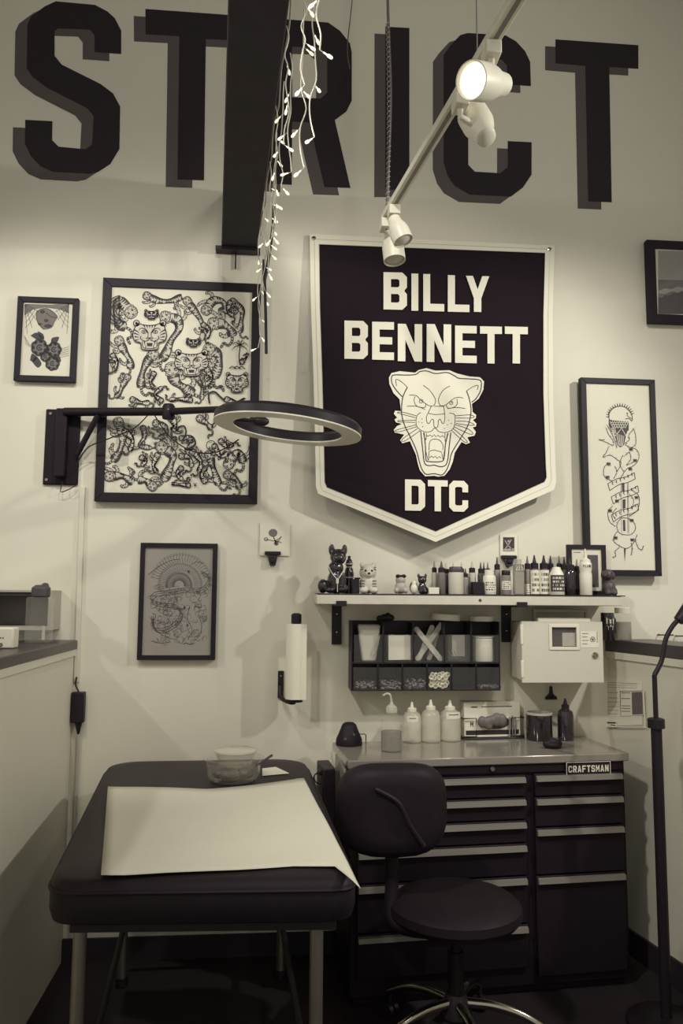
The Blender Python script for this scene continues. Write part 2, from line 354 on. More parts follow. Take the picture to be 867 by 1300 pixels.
legs = [FZ(102, 1180, ZB - .15), FZ(402, 1172, ZB - .15), Vector((c4[2].x - .09, c4[2].y - .12, 0)), Vector((c4[3].x + .1, c4[3].y - .12, 0))]
legs[0].y = legs[1].y = max(legs[0].y, legs[1].y) 
for i, p in enumerate(legs):
    m = MB(); m.rod((p.x, p.y, ZB - .106), (p.x, p.y, .02), .0165, None, 16); lg = m.build('leg', M['dullsteel'], bed, world=True)
    m = MB(); m.lathe([(.02, 0), (.024, .004), (.022, .03)], (p.x, p.y, 0), 14); m.build('rubber_foot', M['blk'], lg, world=True)
for i, j in ((2, 3), (1, 2), (0, 3)):
    a, b = legs[i], legs[j]; MB().rod((a.x, a.y, .2), (b.x, b.y, .2), .011).build('stretcher', M['blk'], bed, world=True)

# sheet of paper over the bed
def lerp(a, b, t): return a + (b - a) * t
top = [(137, 1000), (200, 1002), (262, 1003), (320, 997), (372, 991), (386, 989)]
bot = [(128, 1114), (215, 1109), (300, 1105), (372, 1100), (425, 1101), (458, 1128)]
def along(L, t):
    k = min(int(t * (len(L) - 1)), len(L) - 2); u = t * (len(L) - 1) - k; return (lerp(L[k][0], L[k + 1][0], u), lerp(L[k][1], L[k + 1][1], u))
q = MB(); NU, NV = 30, 20; vv = []; ff = []
er0, er1 = c4[1], c4[2]
for j in range(NV + 1):
    for i in range(NU + 1):
        t, s_ = i / NU, j / NV
        A, B = along(top, t), along(bot, t); p = FZ(lerp(A[0], B[0], s_), lerp(A[1], B[1], s_), ZB + .006)
        # droop past the rounded right edge of the pad
        e = (er1 - er0).normalized(); nrm = Vector((e.y, -e.x, 0)); d = (Vector((p.x, p.y, 0)) - er0).dot(nrm) + .03
        if d > 0: p.z -= min(.10, d * d * 9)
        p.z += .0035 * math.sin(t * 9 + s_ * 3) * math.sin(s_ * 5 + 1.) + .003 * max(0, math.sin(t * 4.2 + s_ * 9)) + .002
        if t < .06: p.z += .004 * (1 - t / .06) * (.5 + .5 * math.sin(s_ * 7))
        vv.append(p)
for j in range(NV):
    for i in range(NU): ff.append((j * (NU + 1) + i, j * (NU + 1) + i + 1, (j + 1) * (NU + 1) + i + 1, (j + 1) * (NU + 1) + i))
q.add(vv, ff); o = q.build('paper_sheet', M['sheet']); md = o.modifiers.new('solid', 'SOLIDIFY'); md.thickness = .0012
tag(o, 'white paper sheet spread over the black padded bed', 'sheet')

# things on the bed
def bowl_on(px, py, wpx, z):
    p = FZ(px, py, z); return p, mpp(px, py, p.y) * wpx / 2
p, r = bowl_on(296, 993, 78, ZB)
b1 = thing('glass_bowl', 'clear bowl with a wide rim and dark contents on the bed', 'bowl', (p.x, p.y, ZB + .004))
MB().lathe([(.0, 0), (r * .72, 0), (r * .85, .02), (r * .9, .068), (r, .078), (r, .082), (r * .87, .08), (r * .82, .024), (r * .68, .004), (0, .004)], seg=30).build('glass_shell', M['clear'], b1)
q = MB()
for k in range(9):
    a = k * 2.4; q.ell((r * .45 * math.cos(a), r * .4 * math.sin(a), .022 + .004 * (k % 3)), (r * .22, r * .18, .016), 10, 7)
q.build('dark_contents', M['dgrey'], b1); tag_p = p
r2 = r * .7
b2 = thing('plastic_bowl', 'smaller clear bowl stacked on top of the wide rimmed bowl', 'bowl', (p.x + .005, p.y + .02, ZB + .0865))
MB().lathe([(0, -.03), (r2 * .75, -.03), (r2 * .85, -.01), (r2 * .98, .016), (r2 * 1.0, .02), (r2 * .9, .012), (r2 * .78, -.012), (r2 * .7, -.027), (0, -.027)], seg=28).build('bowl_shell', M['clear'], b2)
MB().lathe([(r2 * .985, .012), (r2 * 1.03, .014), (r2 * 1.03, .019), (r2 * .985, .021)], seg=28).build('bowl_rim', M['milky'], b2)
a_, b_ = FZ(325, 972, ZB + .085), FZ(345, 959, ZB + .1)
tag(MB().rod(a_, b_, .003, .0045).build('brush_handle', M['dgrey']), 'thin dark stick resting across the bowl rim on the bed', 'stick')
n4 = [FZ(x, y, ZB + .0065) for x, y in ((333, 985), (367, 982), (350, 974), (333, 976))]
q = MB(); q.solid(n4, (0, 0, .0015)); tag(q.build('paper_napkin', M['sheet'], smooth=False), 'small white paper scrap beside the bowl on the bed', 'paper')

# ================================================================== TOOL CHEST
ZT = W(560, 962, -.42).z
F0, F1 = FZ(441.7, 965.5, ZT), FZ(797.5, 955.5, ZT)
cu = (F1 - F0); cu.z = 0; CWID = cu.length; cu.normalize(); CANG = math.atan2(cu.y, cu.x); cn = Vector((-cu.y, cu.x, 0))
CD = min((-.008 - F1.y) / math.cos(CANG), .5)
chest = thing('tool_chest', 'black steel drawer chest with silver drawer pulls against the back wall', 'tool chest', (F0.x, F0.y, 0), CANG)
def FP(px, py):                                     # photo point on the chest's front -> (u, z)
    p = onplane(px, py, F0, cn); d = p - Vector((F0.x, F0.y, 0)); return d.dot(cu), p.z
q = MB(); q.box(.012, CWID - .012, .012, CD, .03, ZT - .03); q.box(.03, CWID - .03, .03, CD - .02, 0, .03); q.build('cabinet_body', M['steel'], chest, bevel=.004)
MB().box(0, CWID, -.006, CD, ZT - .03, ZT).build('worktop', M['top'], chest, bevel=.004)
# drawers (photo y of the pull, on each column)
def column(xl, xr, ys, last):
    xm = (xl + xr) / 2; u0, u1 = FP(xl, ys[0])[0], FP(xr, ys[0])[0]
    zs = [FP(xm, y)[1] for y in ys]; zb = FP(xm, last)[1]
    for i, z in enumerate(zs):
        zt = z + .016; zlow = (zs[i + 1] + .021) if i + 1 < len(zs) else zb
        d = MB().box(u0 - .004, u1 + .004, -.004, .02, zlow, zt).build('drawer', M['steel'], chest, bevel=.003)
        h = MB(); h.add([(u0, -.006, z - .011), (u1, -.006, z - .011), (u1, -.02, z - .008), (u0, -.02, z - .008), (u0, -.006, z + .011), (u1, -.006, z + .011), (u1, -.017, z + .008), (u0, -.017, z + .008)],
                       [(0, 1, 2, 3), (7, 6, 5, 4), (0, 4, 5, 1), (3, 2, 6, 7), (0, 3, 7, 4), (1, 5, 6, 2)])
        h.build('drawer_pull', M['pull'], d)
column(455, 665.5, [993, 1022, 1051.5, 1081.5, 1124, 1186], 1236)
column(679.5, 788, [986.5, 1016, 1054.5, 1115], 1236)
u, z = FP(625, 976); q = MB(); q.lathe([(.0, 0), (.011, 0), (.011, .004), (.008, .008), (.005, .008), (.005, .005), (0, .005)], (u, .0015, z), 16, (0, -1, 0)); q.build('lock', M['chrome'], chest)
q = MB(); hu0, hz = FP(446, 978); hu1, _ = FP(792, 978); q.box(.02, CWID - .02, .002, .02, ZT - .06, ZT - .031); q.build('header_rail', M['steel'], chest)
ZH = .0015
ba = FP(717, 966.5); bb = FP(775, 984); q = MB(); q.box(ba[0], bb[0], -.006, .004, bb[1], ba[1]); bdg = q.build('badge', M['blk'], chest)
def CP(u, z, y=-.0068): return Vector((F0.x, F0.y, 0)) + cu * u + cn * y + Vector((0, 0, z))
ik = Ink(lambda x, y: CP(x, y)); e = .0022; w_, t_ = bb[0] - ba[0], ba[1] - bb[1]
ik.fill([(ba[0] + e, ba[1] - e), (bb[0] - e, ba[1] - e), (bb[0] - e, bb[1] + e), (ba[0] + e, bb[1] + e)], [[(ba[0] + 2 * e, ba[1] - 2 * e), (bb[0] - 2 * e, ba[1] - 2 * e), (bb[0] - 2 * e, bb[1] + 2 * e), (ba[0] + 2 * e, bb[1] + 2 * e)]])
lw = (w_ - 8 * e) / 9
for k, ch in enumerate('CRAFTSMAN'): glyph(ik, ch, ba[0] + 4 * e + lw * k + lw * .1, ba[0] + 4 * e + lw * (k + .9), ba[1] - t_ * .28, bb[1] + t_ * .28)
ik.build('lettering', M['paper'], bdg)
# cling film hanging over the chest's left front corner
q = MB(); vs = []; fs = []; n = 14
for j in range(n + 1):
    for i in range(7):
        t = j / n; a = i / 6
        # runs from the top, over the left edge and down
        yy = CD * .85 * (1 - a); dz = -.002 - t * (.05 + .05 * math.sin(a * 5) ** 2) if t > 0 else .003
        vs.append((-.006 - .006 * t - .006 * rnd.random() * (t > 0), yy - .01 * (a == 1), ZT + dz))
for j in range(n):
    for i in range(6): fs.append((j * 7 + i, j * 7 + i + 1, (j + 1) * 7 + i + 1, (j + 1) * 7 + i))
q.add(vs, fs); q.build('plastic_wrap', M['film'], chest)

# ---------------- things on the worktop
def TP(px, py): return FZ(px, py, ZT)
p = TP(443, 945.5); k = mpp(443, 940, p.y)
t = thing('tape_dispenser', 'black rounded dispenser with a thin wire arm at the left corner of the worktop', 'dispenser', p)
MB().lathe([(16.5 * k, 0), (17 * k, 2 * k), (16.3 * k, 8 * k), (13 * k, 15 * k), (10.5 * k, 21 * k), (9 * k, 25 * k), (6 * k, 27.5 * k), (0, 28 * k)], seg=20).build('body', M['leather'], t)
MB().tube([(14 * k, 0, 13 * k), (20 * k, 0, 13 * k), (21.5 * k, 0, 12 * k), (21.5 * k, 0, .5 * k)], .6 * k).build('wire_arm', M['blk'], t)
for dx, dz in ((-6, 9), (5, 14)): MB().ell((dx * k, -14 * k if dz < 10 else -12 * k, dz * k), (2.2 * k, 1.5 * k, 2.2 * k), 10, 7).build('stud', M['dgrey'], t)

p = TP(497, 953); k = mpp(497, 940, p.y)
t = thing('wash_bottle', 'clear wash bottle half full of grey liquid with a bent spout', 'bottle', p)
MB().lathe([(12.5 * k, 0), (13.5 * k, 1 * k), (13.5 * k, 36 * k), (12 * k, 42 * k), (7 * k, 46 * k), (6 * k, 49 * k)], seg=24).build('bottle_body', M['clear'], t)
MB().lathe([(12.3 * k, .4 * k), (13.1 * k, 1.4 * k), (13.1 * k, 24 * k)], seg=24).build('liquid', M['liquid'], t)
MB().lathe([(7 * k, 47 * k), (7.4 * k, 49 * k), (7 * k, 54 * k), (3 * k, 57 * k), (1.6 * k, 60 * k)], seg=20).build('screw_cap', M['milky'], t)
MB().tube(smoothline([(0, 0, 58 * k), (-.5 * k, 0, 64 * k), (-2 * k, 0, 69 * k), (-6 * k, 0, 70.5 * k), (-11 * k, 0, 68 * k)]), 1.3 * k, rs=None).build('bent_spout', M['milky'], t)

def soft_bottle(px, base, w, h, label, mark=None):
    p = TP(px, base); k = mpp(px, base - 20, p.y); r = w / 2 * k
    t = thing('squeeze_bottle', label, 'bottle', p)
    MB().lathe([(r * .93, 0), (r, 1 * k), (r, h * .68 * k), (r * .85, h * .8 * k), (r * .42, h * .88 * k), (r * .4, h * .9 * k)], seg=22).build('bottle_body', M['milky'], t)
    MB().lathe([(r * .5, h * .86 * k), (r * .5, h * .94 * k), (r * .22, h * .97 * k), (r * .1, h * 1.12 * k)], seg=16).build('nozzle', M['white'], t)
    if mark:
        x0, x1, z0, z1 = mark; n = 8; q = MB(); vs = []
        for i in range(n + 1):
            a = lerp(x0, x1, i / n); ang = math.asin(max(-1, min(1, a * k / r)))
            for z in (z0, z1): vs.append((r * 1.012 * math.sin(ang), -r * 1.012 * math.cos(ang), z * k))
        q.add(vs, [(2 * i, 2 * i + 2, 2 * i + 3, 2 * i + 1) for i in range(n)]); lb = q.build('label', M['paper'], t)
        q = MB(); vs = []
        for i in range(n + 1):
            a = lerp(x0 + 3, x1 - 3, i / n); ang = math.asin(max(-1, min(1, a * k / r)))
            for z in (lerp(z0, z1, .55), lerp(z0, z1, .72)): vs.append((r * 1.02 * math.sin(ang), -r * 1.02 * math.cos(ang), z * k))
        q.add(vs, [(2 * i, 2 * i + 2, 2 * i + 3, 2 * i + 1) for i in range(n)]); q.build('printed_line', M['ink2'], lb)
soft_bottle(523, 942, 23, 44, 'cloudy squeeze bottle with a small label next to the wash bottle', (-8, 6, 26, 33))
soft_bottle(547, 941.5, 24, 46, 'unlabelled cloudy squeeze bottle, middle one of three')
soft_bottle(571.5, 940, 26, 44, 'cloudy squeeze bottle with a high label, nearest the glove box', (-7, 11, 28, 36))

# glove box in a wire rack
p0, p1 = TP(590, 939), TP(660, 936.5); mid = (p0 + p1) / 2; k = mpp(625, 925, mid.y); wb = (p1 - p0).length; hb = 43 * k; dep = .07
rck = thing('glove_box_rack', 'black wire rack holding the glove box on the worktop', 'rack', (mid.x, mid.y, ZT), CANG)
q = MB(); x0, x1 = -wb / 2 - .006, wb / 2 + .012; yb, yf = dep + .012, -.012
for z in (.006, .085): 
    q.tube([(x0, yf, z), (x0, yb, z), (x1, yb, z), (x1, yf, z)], .0022)
for s0, s1 in ((x0, x0 + .055), (x1, x1 - .055)): q.tube([(s0, yf, .085), (s1, yf, .085), (s1, yf, .012), (s0, yf, .012)], .0025)
q.tube([(x0, yf, .003), (x1, yf, .003)], .003); q.tube([(x0, yb, .003), (x0, yb, .1)], .002); q.tube([(x1, yb, .003), (x1, yb, .1)], .002)
q.build('wire_frame', M['blk'], rck)
gb = thing('glove_box', 'white cardboard glove box with a dark glove pulled out', 'box', (mid.x, mid.y, ZT + .0065), CANG)
MB().box(-wb / 2, wb / 2, 0, dep, 0, hb).build('carton', M['paper'], gb, bevel=.002)
bw = lambda x, y: Vector((mid.x, mid.y, ZT)) + cu * (-wb / 2 + wb * x) + cn * -.0006 + Vector((0, 0, .0065 + hb * (1 - y)))
ik = Ink(bw); glyph(ik, 'M', .11, .16, .56, .7)
for k_ in range(5): ik.fill([(.13 + k_ * .022, .12), (.146 + k_ * .022, .12), (.146 + k_ * .022, .165), (.13 + k_ * .022, .165)])
for k_ in range(16): ik.fill([(.31 + k_ * .034, .125), (.337 + k_ * .034, .125), (.337 + k_ * .034, .155), (.31 + k_ * .034, .155)])
ik.fill([(.03, .8), (.97, .8), (.97, .93), (.03, .93)]); ik.build('carton_print', M['ink'], gb)
ik = Ink(lambda x, y: bw(x, y) + cn * -.0003); ik.fill([(.3 + .25 + .26 * math.cos(a * PI / 10), .58 + .2 * math.sin(a * PI / 10)) for a in range(20)]); ik.build('opening', M['dgrey'], gb)
q = MB()
for x, z, rx, rz in ((.3, .55, .075, .17), (.38, .58, .09, .17), (.47, .52, .09, .15), (.56, .5, .1, .2), (.66, .52, .08, .19), (.42, .68, .06, .1)):
    q.ell((-wb / 2 + wb * x, -.012, hb * (1 - z)), (wb * rx, .016, hb * rz), 12, 8)
q.build('pulled_glove', M['midgrey'], gb, remesh=.0035)
for i_, x in enumerate((.79, .84, .89)):
    pz = Vector((mid.x, mid.y, ZT)) + cu * (-wb / 2 + wb * x) + cn * -.008
    tag(MB().rod((pz.x, pz.y, ZT + .002), (pz.x + .001, pz.y, ZT + .088 + .004 * (i_ % 2)), .0032).build('pen', M['grey']), ['grey pen standing by the glove box, leftmost of three', 'grey pen standing by the glove box, middle of three', 'grey pen standing by the glove box, rightmost of three'][i_], 'pen')

p = TP(685, 939); k = mpp(685, 925, p.y)
t = thing('candle_jar', 'squat black jar with a pale rim on the worktop', 'jar', p)
MB().lathe([(15.3 * k, 0), (16 * k, 1 * k), (16 * k, 31 * k), (14.5 * k, 31 * k), (14.5 * k, 24 * k)], seg=26).build('jar_body', M['blkgloss'], t)
MB().lathe([(14.4 * k, 30 * k), (16.1 * k, 30.8 * k), (16.1 * k, 33 * k), (14.6 * k, 33.5 * k), (14.4 * k, 30 * k)], seg=26).build('jar_rim', M['lgrey'], t)
p = TP(718.5, 939.5); k = mpp(718, 925, p.y)
t = thing('dropper_bottle', 'glossy black dropper bottle with a pointed cap on the worktop', 'bottle', p)
MB().lathe([(9.2 * k, 0), (9.8 * k, 1 * k), (9.8 * k, 30 * k), (8.5 * k, 35 * k), (4.2 * k, 38 * k)], seg=22).build('bottle_body', M['blkgloss'], t)
MB().lathe([(4.6 * k, 37.5 * k), (4.8 * k, 42 * k), (2.6 * k, 43.5 * k), (2.4 * k, 45 * k), (.9 * k, 50.5 * k)], seg=16).build('pointed_cap', M['blk'], t)
p = TP(702, 950); k = mpp(702, 945, p.y); q = MB()
for dx, dy, rx, rz in ((-7, 0, 6, 5), (0, .004, 7, 6.5), (6, 0, 6, 5.5), (2, -.012, 6, 4), (-3, -.01, 5, 4)): q.ell((dx * k, dy, rz * k), (rx * k, .014, rz * k), 12, 8)
o = q.build('crumpled_glove', M['leather'], remesh=.003); o.location = p; tag(o, 'crumpled black glove lying at the front of the worktop', 'glove')

# power box with cable on the chest's left flank, and a clear tub on the floor side
p = W(424, 972, -.3); k = mpp(424, 972, -.3)
t = thing('power_supply', 'black power box with looped cable fixed beside the chest', 'power supply', tuple(F0 - cu * .075 + cn * .1)[:2] + (0,), CANG)
MB().box(0, .047, 0, .16, .42, p.z).build('case', M['blk'], t, bevel=.004)
zt = p.z
MB().tube(smoothline([(.0, .02, zt - .025), (-.025, .02, zt - .022), (-.032, .02, zt - .05), (-.03, .02, zt - .1), (-.022, .02, zt - .13), (-.002, .02, zt - .12)]), .0025).build('cable', M['blk'], t)
MB().tube(smoothline([(0, .03, zt - .06), (-.022, .03, zt - .052), (-.027, .03, zt - .03), (-.01, .03, zt - .014), (.0, .03, zt - .012)]), .0022).build('cable', M['blk'], t)
MB().box(-.012, 0, .01, .04, zt - .024, zt - .008).build('plug', M['blk'], t, bevel=.002)

# ================================================================== STOOL
hub = FZ(579, 1279, .13)
st = thing('stool', 'black leather swivel stool with backrest and chrome star base', 'stool', (hub.x, hub.y, 0))
q = MB(); q.lathe([(0, .39), (.15, .39), (.195, .4), (.212, .42), (.21, .445), (.19, .462), (.12, .468), (0, .468)], seg=40); q.build('seat', M['leather'], st)
q = MB(); q.rod((0, 0, .12), (0, 0, .3), .025, None, 18); q.rod((0, 0, .3), (0, 0, .392), .016, None, 18); q.lathe([(.1, .378), (.1, .39), (.0, .39)], seg=8); q.build('gas_lift', M['blk'], st)
q = MB(); q.lathe([(.045, .1), (.05, .11), (.04, .155), (.03, .175)], seg=20); q.build('hub', M['blk'], st)
for k_, an in enumerate((-14, 60, 130, 203, 276)):
    a = math.radians(an); d = Vector((math.cos(a), math.sin(a), 0)); n_ = Vector((-d.y, d.x, 0))
    pts = smoothline([d * .03 + Vector((0, 0, .148)), d * .12 + Vector((0, 0, .145)), d * .21 + Vector((0, 0, .122)), d * .285 + Vector((0, 0, .082))], 5)
    arm = MB().tube(pts, .014, 10, [.017 - .006 * i / (len(pts) - 1) for i in range(len(pts))]).build('base_arm', M['chrome'], st)
    q = MB(); e_ = d * .28
    for s in (-1, 1): q.lathe([(.01, -.009), (.025, -.008), (.025, .008), (.01, .009)], e_ + n_ * s * .013 + Vector((0, 0, .025)), 16, n_)
    q.rod(e_ + Vector((0, 0, .025)), e_ + Vector((0, 0, .078)), .007); q.build('caster', M['blkgloss'], arm)
bp = W(500, 1028, hub.y - .03) - Vector((hub.x, hub.y, 0)); kk = mpp(500, 1028, hub.y)
q = MB(); vs = []; fs = []; NB = 28
def sup(a, r, n=3.2): return (abs(math.cos(a)) ** (2 / n) * (1 if math.cos(a) > 0 else -1) * r[0], abs(math.sin(a)) ** (2 / n) * (1 if math.sin(a) > 0 else -1) * r[1])
layers = [(.55, -.052), (.8, -.05), (.94, -.036), (1., -.012), (1., .012), (.94, .03), (.8, .04)]
for s, yy in layers:
    for k_ in range(NB):
        x, z = sup(2 * PI * k_ / NB, (70 * kk * s, 56 * kk * s)); bend = .5 * x * x / .35
        vs.append((bp.x + x, bp.y + yy + bend, bp.z + z))
for i in range(len(layers) - 1):
    for k_ in range(NB): fs.append((i * NB + k_, i * NB + (k_ + 1) % NB, (i + 1) * NB + (k_ + 1) % NB, (i + 1) * NB + k_))
fs.append(tuple(range(NB))); fs.append(tuple((len(layers) - 1) * NB + k_ for k_ in range(NB))); q.add(vs, fs)
bk = q.build('backrest', M['leather'], st)
q = MB(); q.tube(smoothline([(bp.x - 26 * kk, bp.y - .052, bp.z + 30 * kk), (bp.x + 2 * kk, bp.y - .056, bp.z + 14 * kk), (bp.x + 16 * kk, bp.y - .056, bp.z - 12 * kk), (bp.x + 34 * kk, bp.y - .052, bp.z - 38 * kk)]), .008, 8); q.build('piping_or_fold', M['vinyl'], bk)  # added tube standing for the tonal fold in the leather; no piping here
q = MB(); q.tube(smoothline([(-.02, -.01, .372), (-.12, -.02, .372), (bp.x, bp.y + .03, .40), (bp.x, bp.y + .045, .5), (bp.x, bp.y + .04, bp.z)]), .022, 12); q.build('back_bar', M['blk'], st)

# ================================================================== FLOOR LAMP by the right partition
p = W(841, 1150, -.62); lx, ly = p.x, p.y
lp = thing('floor_lamp', 'tall black floor lamp with a gooseneck beside the right partition', 'lamp', (lx, ly, 0))
zc = W(838, 918, ly).z; zk = W(838, 857, ly).z
MB().lathe([(.0, 0), (.13, 0), (.13, .012), (.12, .02), (.02, .028), (0, .028)], seg=28).build('base', M['blk'], lp)
MB().rod((0, 0, .02), (0, 0, zc), .0185, None, 16).build('lower_pole', M['blk'], lp)
MB().lathe([(.02, -.018), (.029, -.016), (.029, .014), (.02, .018)], (0, 0, zc), 18).build('collar', M['blk'], lp)
MB().rod((0, 0, zc), (0, 0, zk), .0085, None, 12).build('upper_pole', M['blk'], lp)
def LP(px, py): q = W(px, py, ly); return (q.x - lx, 0, q.z)
pts = [(0, 0, zk)] + [LP(*a) for a in ((840, 838), (845, 812), (853, 796), (862, 786), (872, 780))]
pts[0] = (0, 0, zk)
MB().tube(smoothline(pts), .0085, 12).build('gooseneck', M['blk'], lp)
h0, h1 = Vector(LP(861, 788)), Vector(LP(885, 764))
MB().lathe([(.0, 0), (.018, 0), (.022, .02), (.03, .06), (.045, .1), (.042, .1), (.02, .06), (0, .05)], h0, 18, h1 - h0).build('lamp_head', M['blk'], lp)

# ================================================================== BANNER
NZ = W(550, 305, -.012).z
bP = Vector((0, -.014, NZ)); bN = Vector((0, 1, -.055)).normalized()    # hangs a little away from the wall towards the bottom
def BN(px, py, d=0.): return onplane(px, py, bP + bN * -d, bN)
tip = BN(553, 687)
ban = thing('pennant_banner', 'large black felt banner with cream border, lettering and snarling panther head', 'banner', (tip.x, tip.y, tip.z))
left = [(393, 297), (394.5, 380), (398, 480), (400, 560), (401, 618), (404, 627)]
right = [(704, 312), (701.5, 400), (702, 500), (705, 590), (706, 612), (703, 622)]
outl = left + [(553, 688)] + right[::-1]
inn_l = [(405, 310), (406, 390), (409, 480), (411, 560), (412, 612), (415, 619)]
inn_r = [(692, 321), (690, 400), (690, 500), (693, 590), (694, 606), (691, 612)]
inl = inn_l + [(553, 675)] + inn_r[::-1]
q = MB(); q.solid([BN(*a) for a in outl], bN * .003); q.build('felt_field', M['felt'], ban, world=True, smooth=False)
q = MB(); q.flat([[BN(a[0], a[1], .0035) for a in outl], [BN(a[0], a[1], .0035) for a in inl]]); brd = q.build('border', M['cream'], ban, world=True, smooth=False)
md = brd.modifiers.new('solid', 'SOLIDIFY'); md.thickness = .003; md.offset = 0
ik = Ink(lambda x, y: BN(x, y, .0055)); ik.line(inl + [inl[0]], .7, sm=False); mid_l = [((a[0] + b[0]) / 2, (a[1] + b[1]) / 2) for a, b in zip(outl, inl)]; ik.line(mid_l + [mid_l[0]], .5, sm=False); ik.build('stitching', M['ink3'], brd)
for a in ((398.5, 302.5), (697.5, 316.5)):
    g_ = BN(a[0], a[1], .005); q = MB()
    q.lathe([(.0035, 0), (.009, 0), (.009, .003), (.005, .004), (.0035, .003)], g_, 16, -bN); q.build('grommet', M['chrome'], ban, world=True)
    MB().lathe([(0, 0), (.0035, 0), (.0035, .006), (0, .007)], g_, 10, -bN).build('nail', M['dgrey'], ban, world=True)
def banner_word(chars, cr):
    f = crop(*cr)
    for ch, x0, x1, yt, yb in chars:
        (a, t0), (b, b0) = f([(x0, yt), (x1, yb)]); ik = Ink(lambda x, y: BN(x, y, .005)); glyph(ik, ch, a, b, t0, b0 - .022 * (b - a), .022)
        o = ik.mb.build('felt_letter', M['cream'], ban, world=True, smooth=False); md = o.modifiers.new('solid', 'SOLIDIFY'); md.thickness = .003; md.offset = 0
banner_word([('B', 197, 300, 37, 203), ('I', 320, 350, 43, 207), ('L', 372, 464, 45, 210), ('L', 480, 575, 50, 213), ('Y', 560, 662, 53, 213), ('B', 25, 128, 250, 420), ('E', 147, 243, 255, 424), ('N', 260, 367, 264, 431), ('N', 387, 495, 265, 434), ('E', 512, 607, 272, 438), ('T', 622, 718, 275, 440), ('T', 731, 832, 276, 440)], (430, 335, 3.468))
banner_word([('D', 342, 407, 838, 940), ('T', 416, 480, 840, 942), ('C', 485, 546, 842, 943)], (380, 280, 2.55))
c = crop(480, 460, 6.193)
pa = Ink(lambda x, y: BN(x, y, .0045))
pa.fill(c([(85, 120), (105, 85), (170, 70), (290, 82), (320, 60), (380, 46), (450, 66), (560, 63), (620, 88), (660, 98), (720, 112), (800, 118), (832, 150), (827, 215), (790, 287), (737, 327), (742, 390), (770, 415), (767, 440), (745, 455), (773, 482), (767, 505), (742, 512), (768, 547), (757, 577), (700, 590), (722, 632), (690, 644), (655, 627), (602, 710), (587, 780), (562, 842), (522, 892), (470, 899), (440, 892), (370, 897), (328, 850), (310, 790), (298, 730), (250, 620), (190, 637), (173, 612), (205, 568), (130, 553), (123, 530), (150, 500), (188, 485), (140, 472), (128, 450), (150, 435), (123, 405), (133, 380), (180, 385), (168, 290), (120, 242), (88, 170)]))
ptch = pa.mb.build('panther_patch', M['cream'], ban, world=True, smooth=False); md = ptch.modifiers.new('solid', 'SOLIDIFY'); md.thickness = .002; md.offset = 0
ik = Ink(lambda x, y: BN(x, y, .0062))
thick = [[(190, 270), (140, 215), (108, 160), (108, 110), (135, 98), (220, 100), (295, 95), (330, 72), (385, 68), (450, 88), (540, 80), (600, 105), (635, 125), (720, 130), (800, 140), (812, 180), (800, 235), (765, 290), (735, 312)],
    [(230, 195), (195, 270), (185, 350), (187, 420), (210, 500), (250, 580), (300, 690), (330, 800), (350, 850), (380, 880), (440, 875), (500, 885), (535, 850), (560, 790), (580, 710), (640, 610), (700, 510), (725, 430), (730, 360), (715, 280), (695, 225)],
    [(335, 540), (350, 680), (365, 790), (400, 812), (440, 808), (490, 820), (530, 808), (548, 760), (560, 650), (572, 550)], [(360, 550), (372, 660), (375, 760), (400, 780), (500, 778), (520, 740), (530, 640), (550, 555)]]
thin = [[(230, 195), (180, 150), (140, 135), (145, 185)], [(695, 225), (740, 195), (785, 180), (780, 215)], [(355, 180), (410, 225), (450, 290), (440, 335), (400, 340), (340, 300), (300, 262), (245, 257)], [(565, 185), (510, 220), (475, 290), (490, 338), (530, 335), (580, 295), (620, 275), (670, 280)],
    [(290, 268), (283, 300), (300, 340), (345, 355), (372, 350), (375, 322)], [(620, 285), (622, 325), (600, 350), (560, 362), (540, 350), (537, 335)], [(228, 345), (300, 345), (370, 370)], [(545, 365), (610, 355), (685, 362)], [(440, 345), (520, 345)],
    [(418, 345), (395, 395), (380, 430), (385, 470), (400, 480), (420, 450), (435, 452), (440, 500), (455, 515), (470, 500), (475, 455), (490, 450), (505, 480), (520, 470), (525, 420), (515, 345)], [(395, 400), (450, 410), (520, 405)],
    [(335, 395), (305, 420), (300, 490), (330, 530), (380, 548), (420, 540), (447, 515), (480, 545), (540, 550), (590, 520), (605, 460), (600, 410), (560, 398)], [(400, 690), (405, 630), (430, 605), (480, 610), (510, 650), (508, 690)], [(400, 700), (440, 690), (500, 705)],
    [(355, 555), (375, 610), (380, 555)], [(525, 555), (530, 630), (545, 560)], [(375, 700), (395, 770), (400, 700)], [(500, 710), (512, 765), (520, 700)],
    [(300, 420), (200, 393), (150, 395), (190, 408), (295, 435)], [(295, 455), (170, 457), (155, 463), (175, 468), (290, 472)], [(300, 490), (150, 530), (138, 545), (180, 542), (305, 505)], [(310, 520), (210, 588), (185, 618), (220, 612), (330, 537)],
    [(610, 420), (720, 413), (757, 428), (720, 438), (612, 437)], [(612, 462), (700, 465), (757, 490), (720, 495), (610, 480)], [(605, 490), (700, 520), (747, 560), (710, 560), (600, 508)], [(590, 520), (650, 570), (702, 625), (670, 620), (580, 537)]]
zig = [[(375, 575), (395, 580), (410, 570), (425, 585), (440, 568), (455, 585), (470, 572), (490, 588), (505, 575), (520, 590)], [(405, 750), (420, 735), (435, 750), (450, 738), (465, 755), (480, 740), (495, 752)]]
for l in thick: ik.line(c(l), 1.25)
for l in thin: ik.line(c(l), .75)
for l in zig: ik.line(c(l), .8, sm=False)
for x, y in ((345, 445), (345, 475), (350, 505), (320, 470), (555, 455), (545, 490), (520, 520), (575, 480)): a = c([(x, y)])[0]; ik.dot(a[0], a[1], .6)
